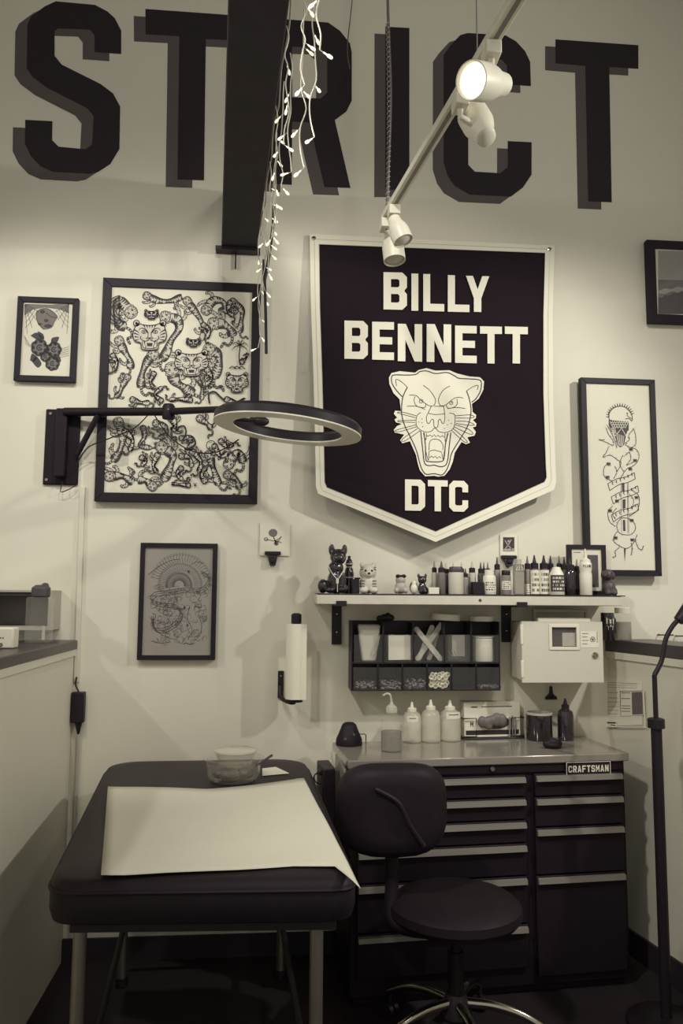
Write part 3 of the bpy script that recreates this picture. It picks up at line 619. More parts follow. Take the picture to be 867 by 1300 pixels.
for x, y, r_ in ((338, 305, 2.4), (575, 318, 2.2)): a = c([(x, y)])[0]; ik.ring(a[0], a[1], r_, None, .7); ik.dot(a[0] + .3, a[1] - .5, .8)
ik.build('panther_linework', M['ink'], ptch)

# ================================================================== FRAMED PICTURES
def picture(label, x0, y0, x1, y1, bar, dep, paper, name='picture_frame', margin=None, gap=.004):
    X0, X1, Z0, Z1 = RC(x0, y0, x1, y1, -dep - gap)
    r = thing(name, label, 'picture', ((X0 + X1) / 2, -dep / 2 - gap, Z0))
    q = MB(); yb, yf = -gap, -dep - gap
    o_ = [(X0, Z0), (X1, Z0), (X1, Z1), (X0, Z1)]; i_ = [(X0 + bar, Z0 + bar), (X1 - bar, Z0 + bar), (X1 - bar, Z1 - bar), (X0 + bar, Z1 - bar)]
    for k in range(4):
        j = (k + 1) % 4; a, b, c_, d = o_[k], o_[j], i_[j], i_[k]
        m = MB(); m.hexa([(p[0], yb, p[1]) for p in (a, b, c_, d)], [(p[0], yf, p[1]) for p in (a, b, c_, d)])
        m.build('frame_bar', M['frame'], r, world=True, bevel=.0015)
    yp = yf + .008
    pr = MB().box(X0 + bar * .6, X1 - bar * .6, yp, yb - .001, Z0 + bar * .6, Z1 - bar * .6).build('print', paper, r, world=True, smooth=False)
    MB().box(X0 + bar * .7, X1 - bar * .7, yp - .0045, yp - .003, Z0 + bar * .7, Z1 - bar * .7).build('glass', M['glass'], r, world=True, smooth=False)
    return r, pr, (lambda d: (lambda x, y: W(x, y, yp - d))), (X0 + bar, X1 - bar, Z0 + bar, Z1 - bar), yp

# ---- the big tiger sheet
r, pr, pm, _, _ = picture('large black framed sheet crowded with inked tigers behind the ring light arm', 125, 356, 329, 638, W(137, 500).x - W(125.5, 500).x, .025, M['paper'])
LAY = [.0004]
def lay_up(): LAY[0] += .000012
lpm = lambda x, y: pm(LAY[0])(x, y)
wash, ink = Ink(lpm), Ink(lpm)
TC = crop(130, 360, 4.335)
def tiger(sp, w, tail=1, flip=1, seed=0):
    R_ = random.Random(seed * 13 + 5); P = smoothline(TC(sp), 6); w = w / 4.335 * 1.12; n = len(P)
    T = [(P[min(i + 1, n - 1)] - P[max(i - 1, 0)]).normalized() for i in range(n)]; N = [Vector((-t.y, t.x, 0)) for t in T]
    def hwf(u): return w * (.62 + .28 * math.exp(-((u - .2) / .16) ** 2) - .16 * math.exp(-((u - .55) / .16) ** 2) + .22 * math.exp(-((u - .84) / .14) ** 2)) * (1 if u < .92 else 1 - (u - .92) * 6)
    hw = [hwf(i / (n - 1)) for i in range(n)]
    Lf = [P[i] + N[i] * hw[i] for i in range(n)]; Rt = [P[i] - N[i] * hw[i] for i in range(n)]
    def leg(t0, s, ang, L_):                             # a leg of two segments and a paw, drawn as an inked outline with bands
        i = int(t0 * (n - 1)); a = P[i] + N[i] * s * hw[i] * .55
        d1 = (N[i] * s * math.cos(ang) + T[i] * math.sin(ang)).normalized(); b = a + d1 * L_ * .55; d2 = (d1 * .75 - T[i] * .75 * flip).normalized(); c_ = b + d2 * L_ * .5; e_ = c_ - T[i] * flip * w * .3 + d2 * w * .1
        pts = smoothline([a, b, c_, e_], 5); m = len(pts)
        lay_up(); wash.line(pts, w * .75, w * .42, sm=False); lay_up()
        for g in (-1, 1):
            o_ = []
            for k, p in enumerate(pts):
                t = (pts[min(k + 1, m - 1)] - pts[max(k - 1, 0)]).normalized(); o_.append(p + Vector((-t.y, t.x, 0)) * g * w * lerp(.38, .21, k / (m - 1)))
            ink.line(o_, .8, sm=False)
        for k in range(2, m - 2, 2):
            t = (pts[k + 1] - pts[k - 1]).normalized(); q_ = Vector((-t.y, t.x, 0)) * w * .36; g = 1 if (k // 2) % 2 else -1; ink.line([pts[k] + q_ * g, pts[k] - q_ * g * .1], 1.5, .3)
        ink.ring(e_.x, e_.y, w * .24, None, .8, n=8)
        for k in (-1, 0, 1): ink.line([e_ - T[i] * flip * w * .12 + N[i] * k * w * .13, e_ - T[i] * flip * w * .36 + N[i] * k * w * .2], .7, .3)
    side = 1 if seed % 2 else -1
    leg(.2, side, R_.uniform(-.7, -.1), w * 1.9); leg(.26, side, R_.uniform(.1, .6), w * 1.6); leg(.82, side, R_.uniform(-.3, .4), w * 1.9)
    if w > 3.5: leg(.76, -side if seed % 3 == 0 else side, R_.uniform(.3, .9), w * 1.6)
    lay_up(); wash.fill([tuple(p[:2]) for p in Lf] + [tuple(p[:2]) for p in reversed(Rt)]); lay_up()
    ink.line(Lf, 1.1, sm=False); ink.line(Rt, 1.5, sm=False)
    ln = sum((P[i + 1] - P[i]).length for i in range(n - 1)); m = max(5, int(ln / 2.3))
    for k in range(1, m):
        u = .08 + .9 * k / m; u *= (n - 1); i = int(u); c0 = P[i].lerp(P[min(i + 1, n - 1)], u - i); nn, tt, h = N[i], T[i], hw[i]
        for s in (-1, 1):
            if s == side and R_.random() < .35: continue
            a = c0 + nn * s * h; b = c0 + nn * s * h * R_.uniform(-.1, .3) + tt * R_.uniform(.2, 1.5); ink.line([a, (a + b) / 2 - tt * .5, b], 3.6, .5, n=2)
    if tail:
        e_, t_, nn = P[-1], T[-1], N[-1] * tail; l = w * 2.6
        tp = [e_ - t_ * w * .2, e_ + t_ * l * .35 + nn * l * .1, e_ + t_ * l * .55 + nn * l * .4, e_ + t_ * l * .35 + nn * l * .65, e_ + t_ * l * .6 + nn * l * .9]
        wash.line(tp, w * .4, w * .3); S_ = smoothline(tp, 5); mm = len(S_)
        for g in (-1, 1): ink.line([p + Vector((-(S_[min(k + 1, mm - 1)] - S_[max(k - 1, 0)]).normalized().y, (S_[min(k + 1, mm - 1)] - S_[max(k - 1, 0)]).normalized().x, 0)) * g * w * .2 for k, p in enumerate(S_)], .7, sm=False)
        for p in S_[2::2]: ink.dot(p.x, p.y, w * .17, n=6)
    lay_up(); h = P[0] - T[0] * w * .35; hr = max(w * 1.08, 3.2)      # the head, seen full face
    for s in (-1, 1):
        e_ = h + N[0] * s * hr * .7 + T[0] * hr * .6; wash.dot(e_.x, e_.y, hr * .3, n=8); ink.ring(e_.x, e_.y, hr * .3, None, .9, n=8); ink.dot(e_.x, e_.y, hr * .13, n=6)
    lay_up(); wash.fill([tuple((h + N[0] * hr * math.cos(a * PI / 8) + T[0] * hr * .92 * math.sin(a * PI / 8))[:2]) for a in range(16)]); lay_up()
    ink.line([h + N[0] * hr * math.cos(a * PI / 8) + T[0] * hr * .92 * math.sin(a * PI / 8) for a in range(17)], 1., sm=False)
    for s in (-1, 1):
        e_ = h + N[0] * s * hr * .38 + T[0] * hr * .12; ink.dot(e_.x, e_.y, hr * .17, n=7); ink.line([e_ + N[0] * s * hr * .25 + T[0] * hr * .32, e_ + T[0] * hr * .25, e_ - N[0] * s * hr * .2 + T[0] * hr * .12], 1.1, .5, n=2)
        for k in range(4): a = h + N[0] * s * hr * (.98 - .06 * k) - T[0] * hr * (.32 * k - .25); ink.line([a, a - N[0] * s * hr * .4 + T[0] * hr * .06], 1.6, .3)
        ink.line([h + N[0] * s * hr * .12 + T[0] * hr * .8, h + N[0] * s * hr * .1 + T[0] * hr * .45], 1.2, .3)
    ms = h - T[0] * hr * .42; ink.dot(ms.x, ms.y, hr * .16, n=6); ink.line([ms, ms - T[0] * hr * .2], .7); ink.line([ms - N[0] * hr * .42 - T[0] * hr * .12, ms - T[0] * hr * .26, ms + N[0] * hr * .42 - T[0] * hr * .12], 1.0, n=3)
def mask(cx, cy, w, h):                              # snarling tiger face seen from the front
    (cx, cy), = TC([(cx, cy)]); w /= 4.335; h /= 4.335; X = lambda u: cx + w * u; Y = lambda v: cy + h * v; lay_up()
    out = [(-.42, -.42), (-.2, -.36), (0, -.34), (.2, -.36), (.42, -.42), (.52, -.2), (.56, .02), (.48, .2), (.3, .26), (.27, .46), (.1, .5), (-.1, .5), (-.27, .46), (-.3, .26), (-.48, .2), (-.56, .02), (-.52, -.2)]
    for s in (-1, 1): wash.dot(X(s * .44), Y(-.42), w * .1); ink.ring(X(s * .44), Y(-.42), w * .1, None, 1.2, n=9); ink.dot(X(s * .44), Y(-.42), w * .045, n=6)
    wash.fill([(X(u), Y(v)) for u, v in out]); lay_up(); ink.line([(X(u), Y(v)) for u, v in out + out[:1]], 1.3, n=3)
    for k in range(5): u = -.2 + .1 * k; ink.line([(X(u), Y(-.36)), (X(u * .7), Y(-.24))], 2., .4)
    for s in (-1, 1):
        ink.ring(X(s * .19), Y(-.12), w * .075, h * .06, 1., n=10); ink.dot(X(s * .19), Y(-.12), w * .035, n=7)
        ink.line([(X(s * .06), Y(-.08)), (X(s * .14), Y(-.21)), (X(s * .3), Y(-.24)), (X(s * .36), Y(-.16))], 2., .6)
        for k in range(4): ink.line([(X(s * (.54 - .02 * k)), Y(-.2 + .12 * k)), (X(s * .42), Y(-.14 + .1 * k)), (X(s * .33), Y(-.06 + .06 * k))], 2.2, .4)
        ink.line([(X(s * .05), Y(-.1)), (X(s * .06), Y(.06)), (X(s * .11), Y(.1)), (X(s * .04), Y(.14))], 1.)
        ink.line([(X(s * .02), Y(.16)), (X(s * .15), Y(.2)), (X(s * .3), Y(.12)), (X(s * .28), Y(.02))], 1.2)
        for k in range(3): ink.dot(X(s * (.14 + .05 * k)), Y(.1), .5, n=5)
        ink.line([(X(s * .18), Y(.2)), (X(s * .15), Y(.36))], 1.8, .3); ink.line([(X(s * .14), Y(.44)), (X(s * .12), Y(.32))], 1.5, .3)
    ink.fill([(X(-.06), Y(.07)), (X(.06), Y(.07)), (X(.02), Y(.14)), (X(-.02), Y(.14))])
    ink.line([(X(-.24), Y(.2)), (X(-.22), Y(.42)), (X(0), Y(.45)), (X(.22), Y(.42)), (X(.24), Y(.2))], 1.1, n=3)
    ink.fill([(X(-.1), Y(.26)), (X(.1), Y(.26)), (X(.08), Y(.38)), (X(-.08), Y(.38))])
TG = [([(150, 150), (95, 100), (75, 160), (90, 220), (130, 240)], 30, 1), ([(250, 70), (310, 95), (380, 95), (440, 70)], 19, 0), ([(355, 185), (410, 200), (420, 250), (380, 310), (350, 380), (325, 425)], 27, -1),
      ([(470, 100), (500, 140), (540, 200), (560, 260), (548, 310)], 20, 1), ([(575, 140), (610, 95), (660, 100), (675, 140), (640, 160)], 24, 0), ([(722, 105), (768, 150), (762, 215), (757, 270)], 18, -1), ([(620, 220), (665, 225), (705, 255), (715, 290)], 28, 1),
      ([(95, 320), (120, 370), (150, 420), (155, 470)], 22, 1), ([(275, 395), (240, 440), (215, 510), (212, 575)], 25, -1), ([(135, 520), (112, 560), (95, 600), (70, 625)], 16, 1), ([(385, 480), (400, 535), (450, 575), (500, 610)], 33, -1), ([(595, 365), (635, 390), (642, 440), (615, 520)], 28, -1),
      ([(525, 525), (548, 570), (545, 640)], 13, 1), ([(90, 770), (112, 850), (90, 930), (55, 975)], 24, 1), ([(225, 800), (230, 845), (205, 890), (270, 905)], 14, -1), ([(300, 770), (345, 790), (350, 830), (310, 850)], 17, 1), ([(335, 905), (385, 945), (370, 1010), (335, 1085)], 28, 1),
      ([(590, 950), (608, 1010), (640, 1110)], 22, -1), ([(45, 1060), (110, 1060), (170, 1095)], 23, 0), ([(270, 1110), (240, 1085), (195, 1080)], 22, 1), ([(700, 985), (748, 925), (775, 985)], 25, 1), ([(695, 1055), (738, 1080), (755, 1130)], 20, 1), ([(540, 745), (575, 770), (600, 800)], 17, 1),
      ([(440, 850), (490, 850), (505, 880), (470, 900)], 13, -1), ([(440, 950), (480, 960), (490, 1010)], 15, 1), ([(170, 640), (210, 655), (260, 655)], 14, 1), ([(380, 740), (400, 780), (385, 810)], 18, -1), ([(560, 1080), (545, 1050), (570, 1010)], 15, 1), ([(655, 870), (690, 900), (720, 880)], 13, 1),
      ([(280, 500), (265, 540), (285, 580)], 13, 1), ([(430, 1020), (410, 1050), (440, 1080)], 13, -1), ([(690, 640), (740, 655), (790, 640)], 14, 0), ([(220, 960), (240, 975), (215, 1000)], 13, 1), ([(470, 1110), (420, 1105), (380, 1100)], 9, 0), ([(770, 430), (790, 410), (800, 380)], 7, 0), ([(480, 640), (420, 635), (370, 640)], 12, 1), ([(700, 110), (690, 150), (720, 180)], 13, 1), ([(560, 230), (590, 260), (570, 300)], 13, -1), ([(320, 640), (290, 610), (330, 570)], 12, 1), ([(580, 480), (600, 520), (570, 560)], 14, 1), ([(690, 720), (740, 760), (780, 740)], 15, -1), ([(620, 900), (650, 950), (690, 930)], 14, 1), ([(130, 820), (165, 860), (150, 920)], 16, 1), ([(300, 950), (280, 1000), (300, 1040)], 14, -1), ([(500, 930), (540, 980), (530, 1040)], 15, 1), ([(60, 400), (80, 440), (60, 480)], 13, 1)]
wash.fill(TC([(75, 740), (150, 740), (145, 1000), (70, 1010)]))
for k, (sp, w, tl) in enumerate(TG): tiger(sp, w, tl, 1, k)
lay_up(); mask(260, 285, 165, 160); mask(490, 438, 165, 140); mask(740, 545, 110, 110); mask(270, 170, 70, 50); mask(500, 325, 70, 45)
for k in range(5):                                  # concentric swirl, palm, arch, paw prints, small characters
    ink.ring(*TC([(105, 150)])[0], (30 + 14 * k) / 4.335, (28 + 14 * k) / 4.335, 1.3, 95, 265)
ink.line(TC([(757, 450), (752, 400), (758, 345)]), 1.5)
for dx, dy in ((-45, 25), (-40, -5), (-15, -20), (20, -20), (45, 0), (45, 30)): ink.line(TC([(757, 340), (757 + dx * .6, 335 + dy * .8 - 8), (757 + dx, 345 + dy)]), 1.6, .4)
for k in range(3): ink.line(TC([(700 + 25 * k, 468), (715 + 25 * k, 455), (735 + 25 * k, 470)]), 1.2)
ink.line(TC([(590, 660), (585, 610), (615, 595), (650, 625), (670, 640)]), 2.4); ink.line(TC([(415, 810), (420, 790), (450, 785), (460, 820), (445, 860)]), 2.)
for x, y in ((480, 1080), (510, 1110), (650, 570), (68, 480)):
    (a, b), = TC([(x, y)]); ink.dot(a, b, 1.5)
    for k in range(4): ink.dot(a - 2 + 1.3 * k, b - 2.4 + .3 * (k % 2), .55)
ink.ring(*TC([(598, 890)])[0], 6, 6, 1.); ink.ring(*TC([(485, 860)])[0], 3.5, 3.5, 1.1)
wash.build('ink_wash', mat('ink_pale_wash', .8, .8, 0, .12, 60), pr); ink.build('ink_drawing', M['ink'], pr)

# ---- skull and roses
r, pr, pm, _, _ = picture('small black framed flash print of a skull above dark roses', 19.5, 377, 97.5, 484, W(27, 430).x - W(19.5, 430).x, .022, M['paper'])
c = crop(0, 360, 7.882); g2, ik = Ink(pm(.0005)), Ink(pm(.001))
g2.fill(c([(245, 205), (690, 215), (690, 300), (600, 260), (450, 240), (330, 260), (245, 320)]))
g2.fill(c([(365, 300), (400, 260), (470, 250), (540, 290), (570, 340), (545, 390), (520, 440), (440, 460), (390, 410), (368, 360)]), sm=True)
ik.line(c([(440, 460), (390, 410), (368, 360), (365, 300), (400, 260), (470, 250), (540, 290), (575, 340), (510, 330), (460, 290)]), .9)
for x, y, rx, ry in ((425, 282, 26, 20), (462, 370, 24, 18), (480, 425, 40, 20), (400, 405, 22, 12)): (a, b), = c([(x, y)]); ik.dot(a, b, rx / 7.88, ry / 7.88)
for s, ox in ((1, 250), (-1, 690)):
    for k in range(5):
        an = math.radians(8 + 20 * k); ik.line(c([(ox, 205), (ox + s * 150 * math.sin(an), 205 + 300 * math.cos(an) * (1 - .1 * k))]), .45)
    for k in range(5): ik.line(c([(ox + s * 2, 240 + 50 * k), (ox + s * (18 + 8 * k), 225 + 42 * k), (ox + s * (40 + 22 * k), 215 + 12 * k)]), .4)
def rose(cx, cy, r_):
    g2.dot(cx, cy, r_ * 1.1); 
    for k in range(7):
        a = k * 2 * PI / 7; ik.ring(cx + r_ * .6 * math.cos(a), cy + r_ * .6 * math.sin(a), r_ * .45, None, r_ * .3, math.degrees(a) - 100, math.degrees(a) + 100, 8)
    ik.ring(cx, cy, r_ * .35, None, r_ * .22, 20, 330); ik.dot(cx, cy, r_ * .16)
for x, y, rr in ((395, 640, 9.5), (540, 660, 8.5), (525, 800, 8), (455, 730, 6)): (a, b), = c([(x, y)]); rose(a, b, rr)
for leaf in ([(305, 520), (370, 490), (435, 550), (370, 560)], [(375, 475), (430, 505), (440, 560), (395, 530)], [(510, 590), (520, 545), (590, 535), (560, 600)], [(300, 770), (320, 700), (370, 740), (340, 780)], [(320, 780), (365, 730), (415, 800), (375, 840)], [(545, 740), (590, 720), (610, 780), (560, 775)]):
    L_ = c(leaf); ik.fill(L_, sm=True); g3 = [((L_[0][0] + L_[2][0]) / 2, (L_[0][1] + L_[2][1]) / 2)]
for k in range(5): ik.line(c([(320 - 15 * k, 640 - 22 * k), (250 - 2 * k, 600 - 20 * k)]), .4); ik.line(c([(600, 660 + 20 * k), (690, 630 + 22 * k)]), .4)
g2.build('ink_wash', M['ink2'], pr); ik.build('ink_drawing', M['ink'], pr)

# ---- grey sheet with a feathered dragon
r, pr, pm, _, _ = picture('black framed grey sheet with a fine line dragon drawing', 176, 689.5, 274.5, 838, W(182, 760).x - W(176, 760).x, .022, M['greypaper'])
c = crop(160, 680, 6.67); ik = Ink(pm(.001)); R_ = random.Random(3); g2 = Ink(pm(.0005))
for k in range(34):
    a = math.radians(-10 + 200 * k / 33)
    for ring_ in range(3):
        r0, r1 = 40 + 75 * ring_, 105 + 75 * ring_; cx_, cy_ = 450 + 10 * ring_, 420 - 5 * ring_
        if r1 > 240 and (a < .2 or a > 2.9): continue
        ik.line(c([(cx_ + r0 * math.cos(a), cy_ - r0 * math.sin(a)), (cx_ + (r0 + r1) / 2 * math.cos(a + .03), cy_ - (r0 + r1) / 2 * math.sin(a + .03)), (cx_ + r1 * math.cos(a), cy_ - r1 * math.sin(a))]), .55, .3, n=2)
        ik.ring(*c([(cx_ + r1 * math.cos(a), cy_ - r1 * math.sin(a))])[0], 1.4, 1.4, .35, 0, 300, 6)
dr_ = [(640, 320), (700, 350), (690, 420), (620, 470), (520, 460), (380, 480), (250, 500), (220, 560), (330, 590), (420, 600), (470, 660), (430, 740), (330, 800), (240, 790), (225, 700)]
for off, w in ((-18, .7), (18, .7), (0, .4)): ik.line(c([(x + off * .5, y + off) for x, y in dr_]), w)
S_ = smoothline(c(dr_), 8)
for i in range(1, len(S_), 1): p = S_[i]; ik.ring(p.x + R_.uniform(-2, 2), p.y + R_.uniform(-2, 2), 1.4, 1.1, .35, R_.uniform(0, 360), R_.uniform(380, 560), 6)
for k in range(150):
    x, y = R_.uniform(200, 680), R_.uniform(430, 900)
    if abs(x - 450) > 260 - (y - 430) * .12: continue
    a = R_.uniform(0, 6.3); l = R_.uniform(25, 70); cv = R_.choice((-1, 1)) * .9
    ik.line(c([(x, y), (x + l * math.cos(a) * .5, y + l * math.sin(a) * .5), (x + l * math.cos(a + cv), y + l * math.sin(a + cv)), (x + l * .7 * math.cos(a + 2 * cv), y + l * .7 * math.sin(a + 2 * cv))]), .5, .3, n=3)
for pts in ([(540, 600), (520, 700), (560, 800), (520, 880)], [(230, 680), (240, 780), (320, 850), (420, 880)], [(610, 660), (640, 760), (620, 850), (560, 900)], [(215, 890), (290, 910), (380, 900)], [(650, 240), (600, 220), (540, 250)], [(190, 330), (280, 260), (380, 210), (460, 200)]): ik.line(c(pts), .8, .5)
ik.line(c([(485, 918), (510, 910), (540, 920), (575, 908)]), 1.3, 1.); 
for x, y in ((530, 305), (495, 610), (520, 760)): ik.dot(*c([(x, y)])[0], 1.4, 2)
ik.build('ink_drawing', mat('pencil_ink', .12, .8), pr)

# ---- tall frame: eagle head, dagger, wrapped banners and snake
r, pr, pm, _, _ = picture('tall narrow black framed drawing of an eagle head, dagger and coiled snake', 740.5, 480.5, 836, 731, W(746, 600).x - W(739, 600).x, .03, M['paper'], gap=.02)
c = crop(730, 500, 5.655); g2, ik = Ink(pm(.0014)), Ink(pm(.001)); R_ = random.Random(9)
for k in range(16):
    a = math.radians(180 - 165 * k / 15); x, y = 325 + 85 * math.cos(a), 165 - 80 * math.sin(a); ik.line(c([(x - 6 * math.cos(a), y + 6 * math.sin(a)), (x + 20 * math.cos(a), y - 20 * math.sin(a))]), 1.9, .3)
ik.line(c([(245, 180), (245, 130), (290, 95), (350, 92), (395, 130), (412, 175), (385, 165), (372, 150)]), .8); ik.dot(*c([(375, 140)])[0], 1.)
ik.line(c([(412, 175), (408, 195), (388, 178), (360, 180)]), .9)
ik.fill(c([(242, 180), (265, 190), (385, 200), (385, 260), (365, 300), (340, 250), (290, 300), (262, 275), (242, 225)]))
ik.fill(c([(330, 245), (365, 305), (350, 370), (325, 385), (305, 370), (285, 300)]))
for rw in range(3):
    for k in range(8 - rw): g2.line(c([(250 + 17 * k + 8 * rw, 196 + 17 * rw), (258 + 17 * k + 8 * rw, 210 + 17 * rw), (268 + 17 * k + 8 * rw, 196 + 17 * rw)]), .7)
for k in range(6): g2.line(c([(296 + 11 * k, 285 + 3 * k), (312 + 6 * k, 375)]), .6); g2.line(c([(256 + 6 * k, 245), (275 + 4 * k, 285)]), .45)
g2.line(c([(262, 275), (290, 300), (335, 246), (365, 300), (380, 265)]), 1.1, sm=False)
for pts in ([(225, 245), (240, 290), (275, 340), (270, 370), (230, 350), (175, 330), (215, 330)], [(420, 250), (435, 300), (435, 360), (400, 385), (360, 360), (390, 330), (385, 300), (420, 250)], [(240, 380), (225, 420), (200, 455), (250, 440), (300, 470)], [(230, 225), (280, 320), (300, 390)], [(380, 380), (440, 400), (460, 450), (430, 510), (370, 540), (330, 600)],
            [(360, 440), (390, 420), (400, 470), (370, 510), (420, 490)], [(240, 490), (205, 540), (215, 600), (270, 625)], [(285, 520), (300, 560), (275, 610)], [(300, 470), (330, 500), (300, 560)], [(345, 440), (320, 500), (350, 560)], [(410, 690), (460, 740), (450, 830), (390, 880)], [(390, 720), (420, 760), (410, 830)], [(270, 805), (235, 850), (250, 920), (290, 950)], [(300, 820), (270, 860), (290, 900)],
            [(330, 890), (400, 900), (435, 960), (400, 1010), (320, 1000), (300, 940), (330, 890)], [(300, 990), (275, 1040), (300, 1080), (370, 1110), (420, 1070), (445, 1010)], [(430, 1040), (450, 1100), (480, 1120), (490, 1090)], [(320, 1100), (290, 1130), (290, 1165), (270, 1175)], [(405, 1070), (410, 1120), (400, 1160)]):
    ik.line(c(pts), .75); S_ = smoothline(c(pts), 4)
    for p in S_[1::2]: a = R_.uniform(0, 6.3); ik.line([p, p + Vector((math.cos(a), math.sin(a), 0)) * R_.uniform(1.2, 2.6)], .5, .2)
    for p in S_[::3]: ik.dot(p.x + R_.uniform(-2, 2), p.y + R_.uniform(-2, 2), .45, n=5)
for y0 in (625, 720, 850):                          # three wrapped scrolls
    A = [(235, y0 + 20), (300, y0 - 15), (370, y0 - 30), (425, y0 - 60)]; B = [(250, y0 + 70), (310, y0 + 30), (380, y0 + 10), (432, y0 - 15)]
    A = [(x + (25 if y0 > 700 else 0), y) for x, y in A]; B = [(x + (25 if y0 > 700 else 0), y) for x, y in B]
    ik.line(c(A), .9); ik.line(c(B), .9); ik.line(c([A[0], B[0]]), .9); ik.line(c([A[-1], B[-1]]), .9)
    for k in range(6): x = lerp(A[0][0] + 30, A[-1][0] - 20, k / 5); y = y0 + 22 - 13 * k; ik.line(c([(x, y - 14), (x + 8, y + 8)]), .8); ik.line(c([(x + 9, y - 16), (x, y + 2)]), .5)
ik.fill(c([(335, 640), (355, 640), (355, 700), (338, 700)])); ik.fill(c([(340, 760), (362, 755), (362, 820), (342, 825)])); ik.fill(c([(343, 905), (360, 905), (362, 985), (346, 985)])); ik.fill(c([(350, 1110), (365, 1110), (357, 1205)]))
for x in (330, 382, 375): ik.line(c([(x, 640), (x + 4, 1000)]), .4)
for x, y in ((240, 505), (232, 600), (300, 770), (250, 840), (440, 745), (405, 910), (290, 1035), (410, 1050), (395, 540), (430, 480), (400, 400)):
    for k in range(5): ik.line(c([(x - 12 + 6 * k, y - 12), (x - 8 + 6 * k, y + 14)]), .8, .3)
    ik.dot(*c([(x, y)])[0], 2.0, 1.3)
g2.build('ink_highlight', M['paper'], pr); ik.build('ink_drawing', M['ink'], pr)

# ---- landscape photograph at the right edge
r, pr, pm, (X0, X1, Z0, Z1), yp = picture('black framed landscape photograph high on the wall at the far right', 823, 307, 946, 411, W(834, 360).x - W(823.5, 360).x, .03, M['paper'])
def band(name, m, ys0, ys1, x0=835.5, x1=936, d=.0006, par=pr):
    ik = Ink(pm(d)); n = 24; R_ = random.Random(len(name)); xs = [lerp(x0, x1, i / n) for i in range(n + 1)]
    ik.fill([(x, ys0(x)) for x in xs] + [(x, ys1(x)) for x in reversed(xs)]); return ik.build(name, m, par)
band('printed_sky', mat('print_sky', .62, .8, 0, .08, 3), lambda x: 318 + .02 * (x - 835), lambda x: 399)
band('printed_plain', mat('print_plain', .34, .8, 0, .35, 40), lambda x: 355 + .02 * (x - 835), lambda x: 398.5, d=.0009)
band('printed_river', mat('print_river', .6, .8, 0, .25, 30), lambda x: 368 - .12 * (x - 835) + math.sin(x * .4), lambda x: 373 - .1 * (x - 835) + math.sin(x * .3), d=.0012, x1=890)
band('printed_hill', mat('print_hill', .1, .8, 0, .5, 60), lambda x: 378 - .25 * (x - 835) + 2 * math.sin(x * .9) + math.sin(x * 2.1), lambda x: 398.5, d=.0012)

# ================================================================== WALL SHELF
SY = -.22; XS0, XS1 = W(402, 760, SY).x, W(790, 763, SY).x; ZS1 = W(596, 754.6, SY).z; ZS0 = W(596, 768.3, SY).z
sh = thing('wall_shelf', 'long white wooden wall shelf on two black brackets', 'shelf', ((XS0 + XS1) / 2, SY / 2, ZS0))
MB().box(XS0, XS1, SY, -.003, ZS0, ZS1 - .004).build('board', M['wood'], sh, world=True, bevel=.003)
MB().box(XS0 + .004, XS1 + .012, SY - .002, -.003, ZS1 - .004, ZS1).build('liner', M['blkm'], sh, world=True)
for xa, xb, yb in ((421, 433.5, 818), (636, 648.5, 815)):
    x0, x1 = W(xa, 790).x, W(xb, 790).x; zb = W(xa, yb).z; q = MB()
    q.box(x0, x1, -.008, -.002, zb, ZS0); q.box(x0, x1, SY - .005, -.002, ZS0 - .007, ZS0); q.box(x0, x1, SY - .006, SY - .001, ZS0 - .007, ZS0 + .014)
    bk = q.build('bracket', M['blk'], sh, world=True, bevel=.001)
    for f in (.3, .75):
        MB().lathe([(0, 0), (.004, 0), (.003, .002), (0, .0025)], ((x0 + x1) / 2, -.008, lerp(zb, ZS0, f)), 10, (0, -1, 0)).build('screw', M['chrome'], bk, world=True)
MB().lathe([(0, 0), (.006, 0), (.005, .003), (0, .004)], W(609.5, 762, SY), 10, (0, -1, 0)).build('knot', M['dgrey'], sh, world=True)
ZI = ZS1 + .0006
def SI(px, Y): return Vector((W(px, 752, Y).x, Y, ZI)), mpp(px, 740, Y)

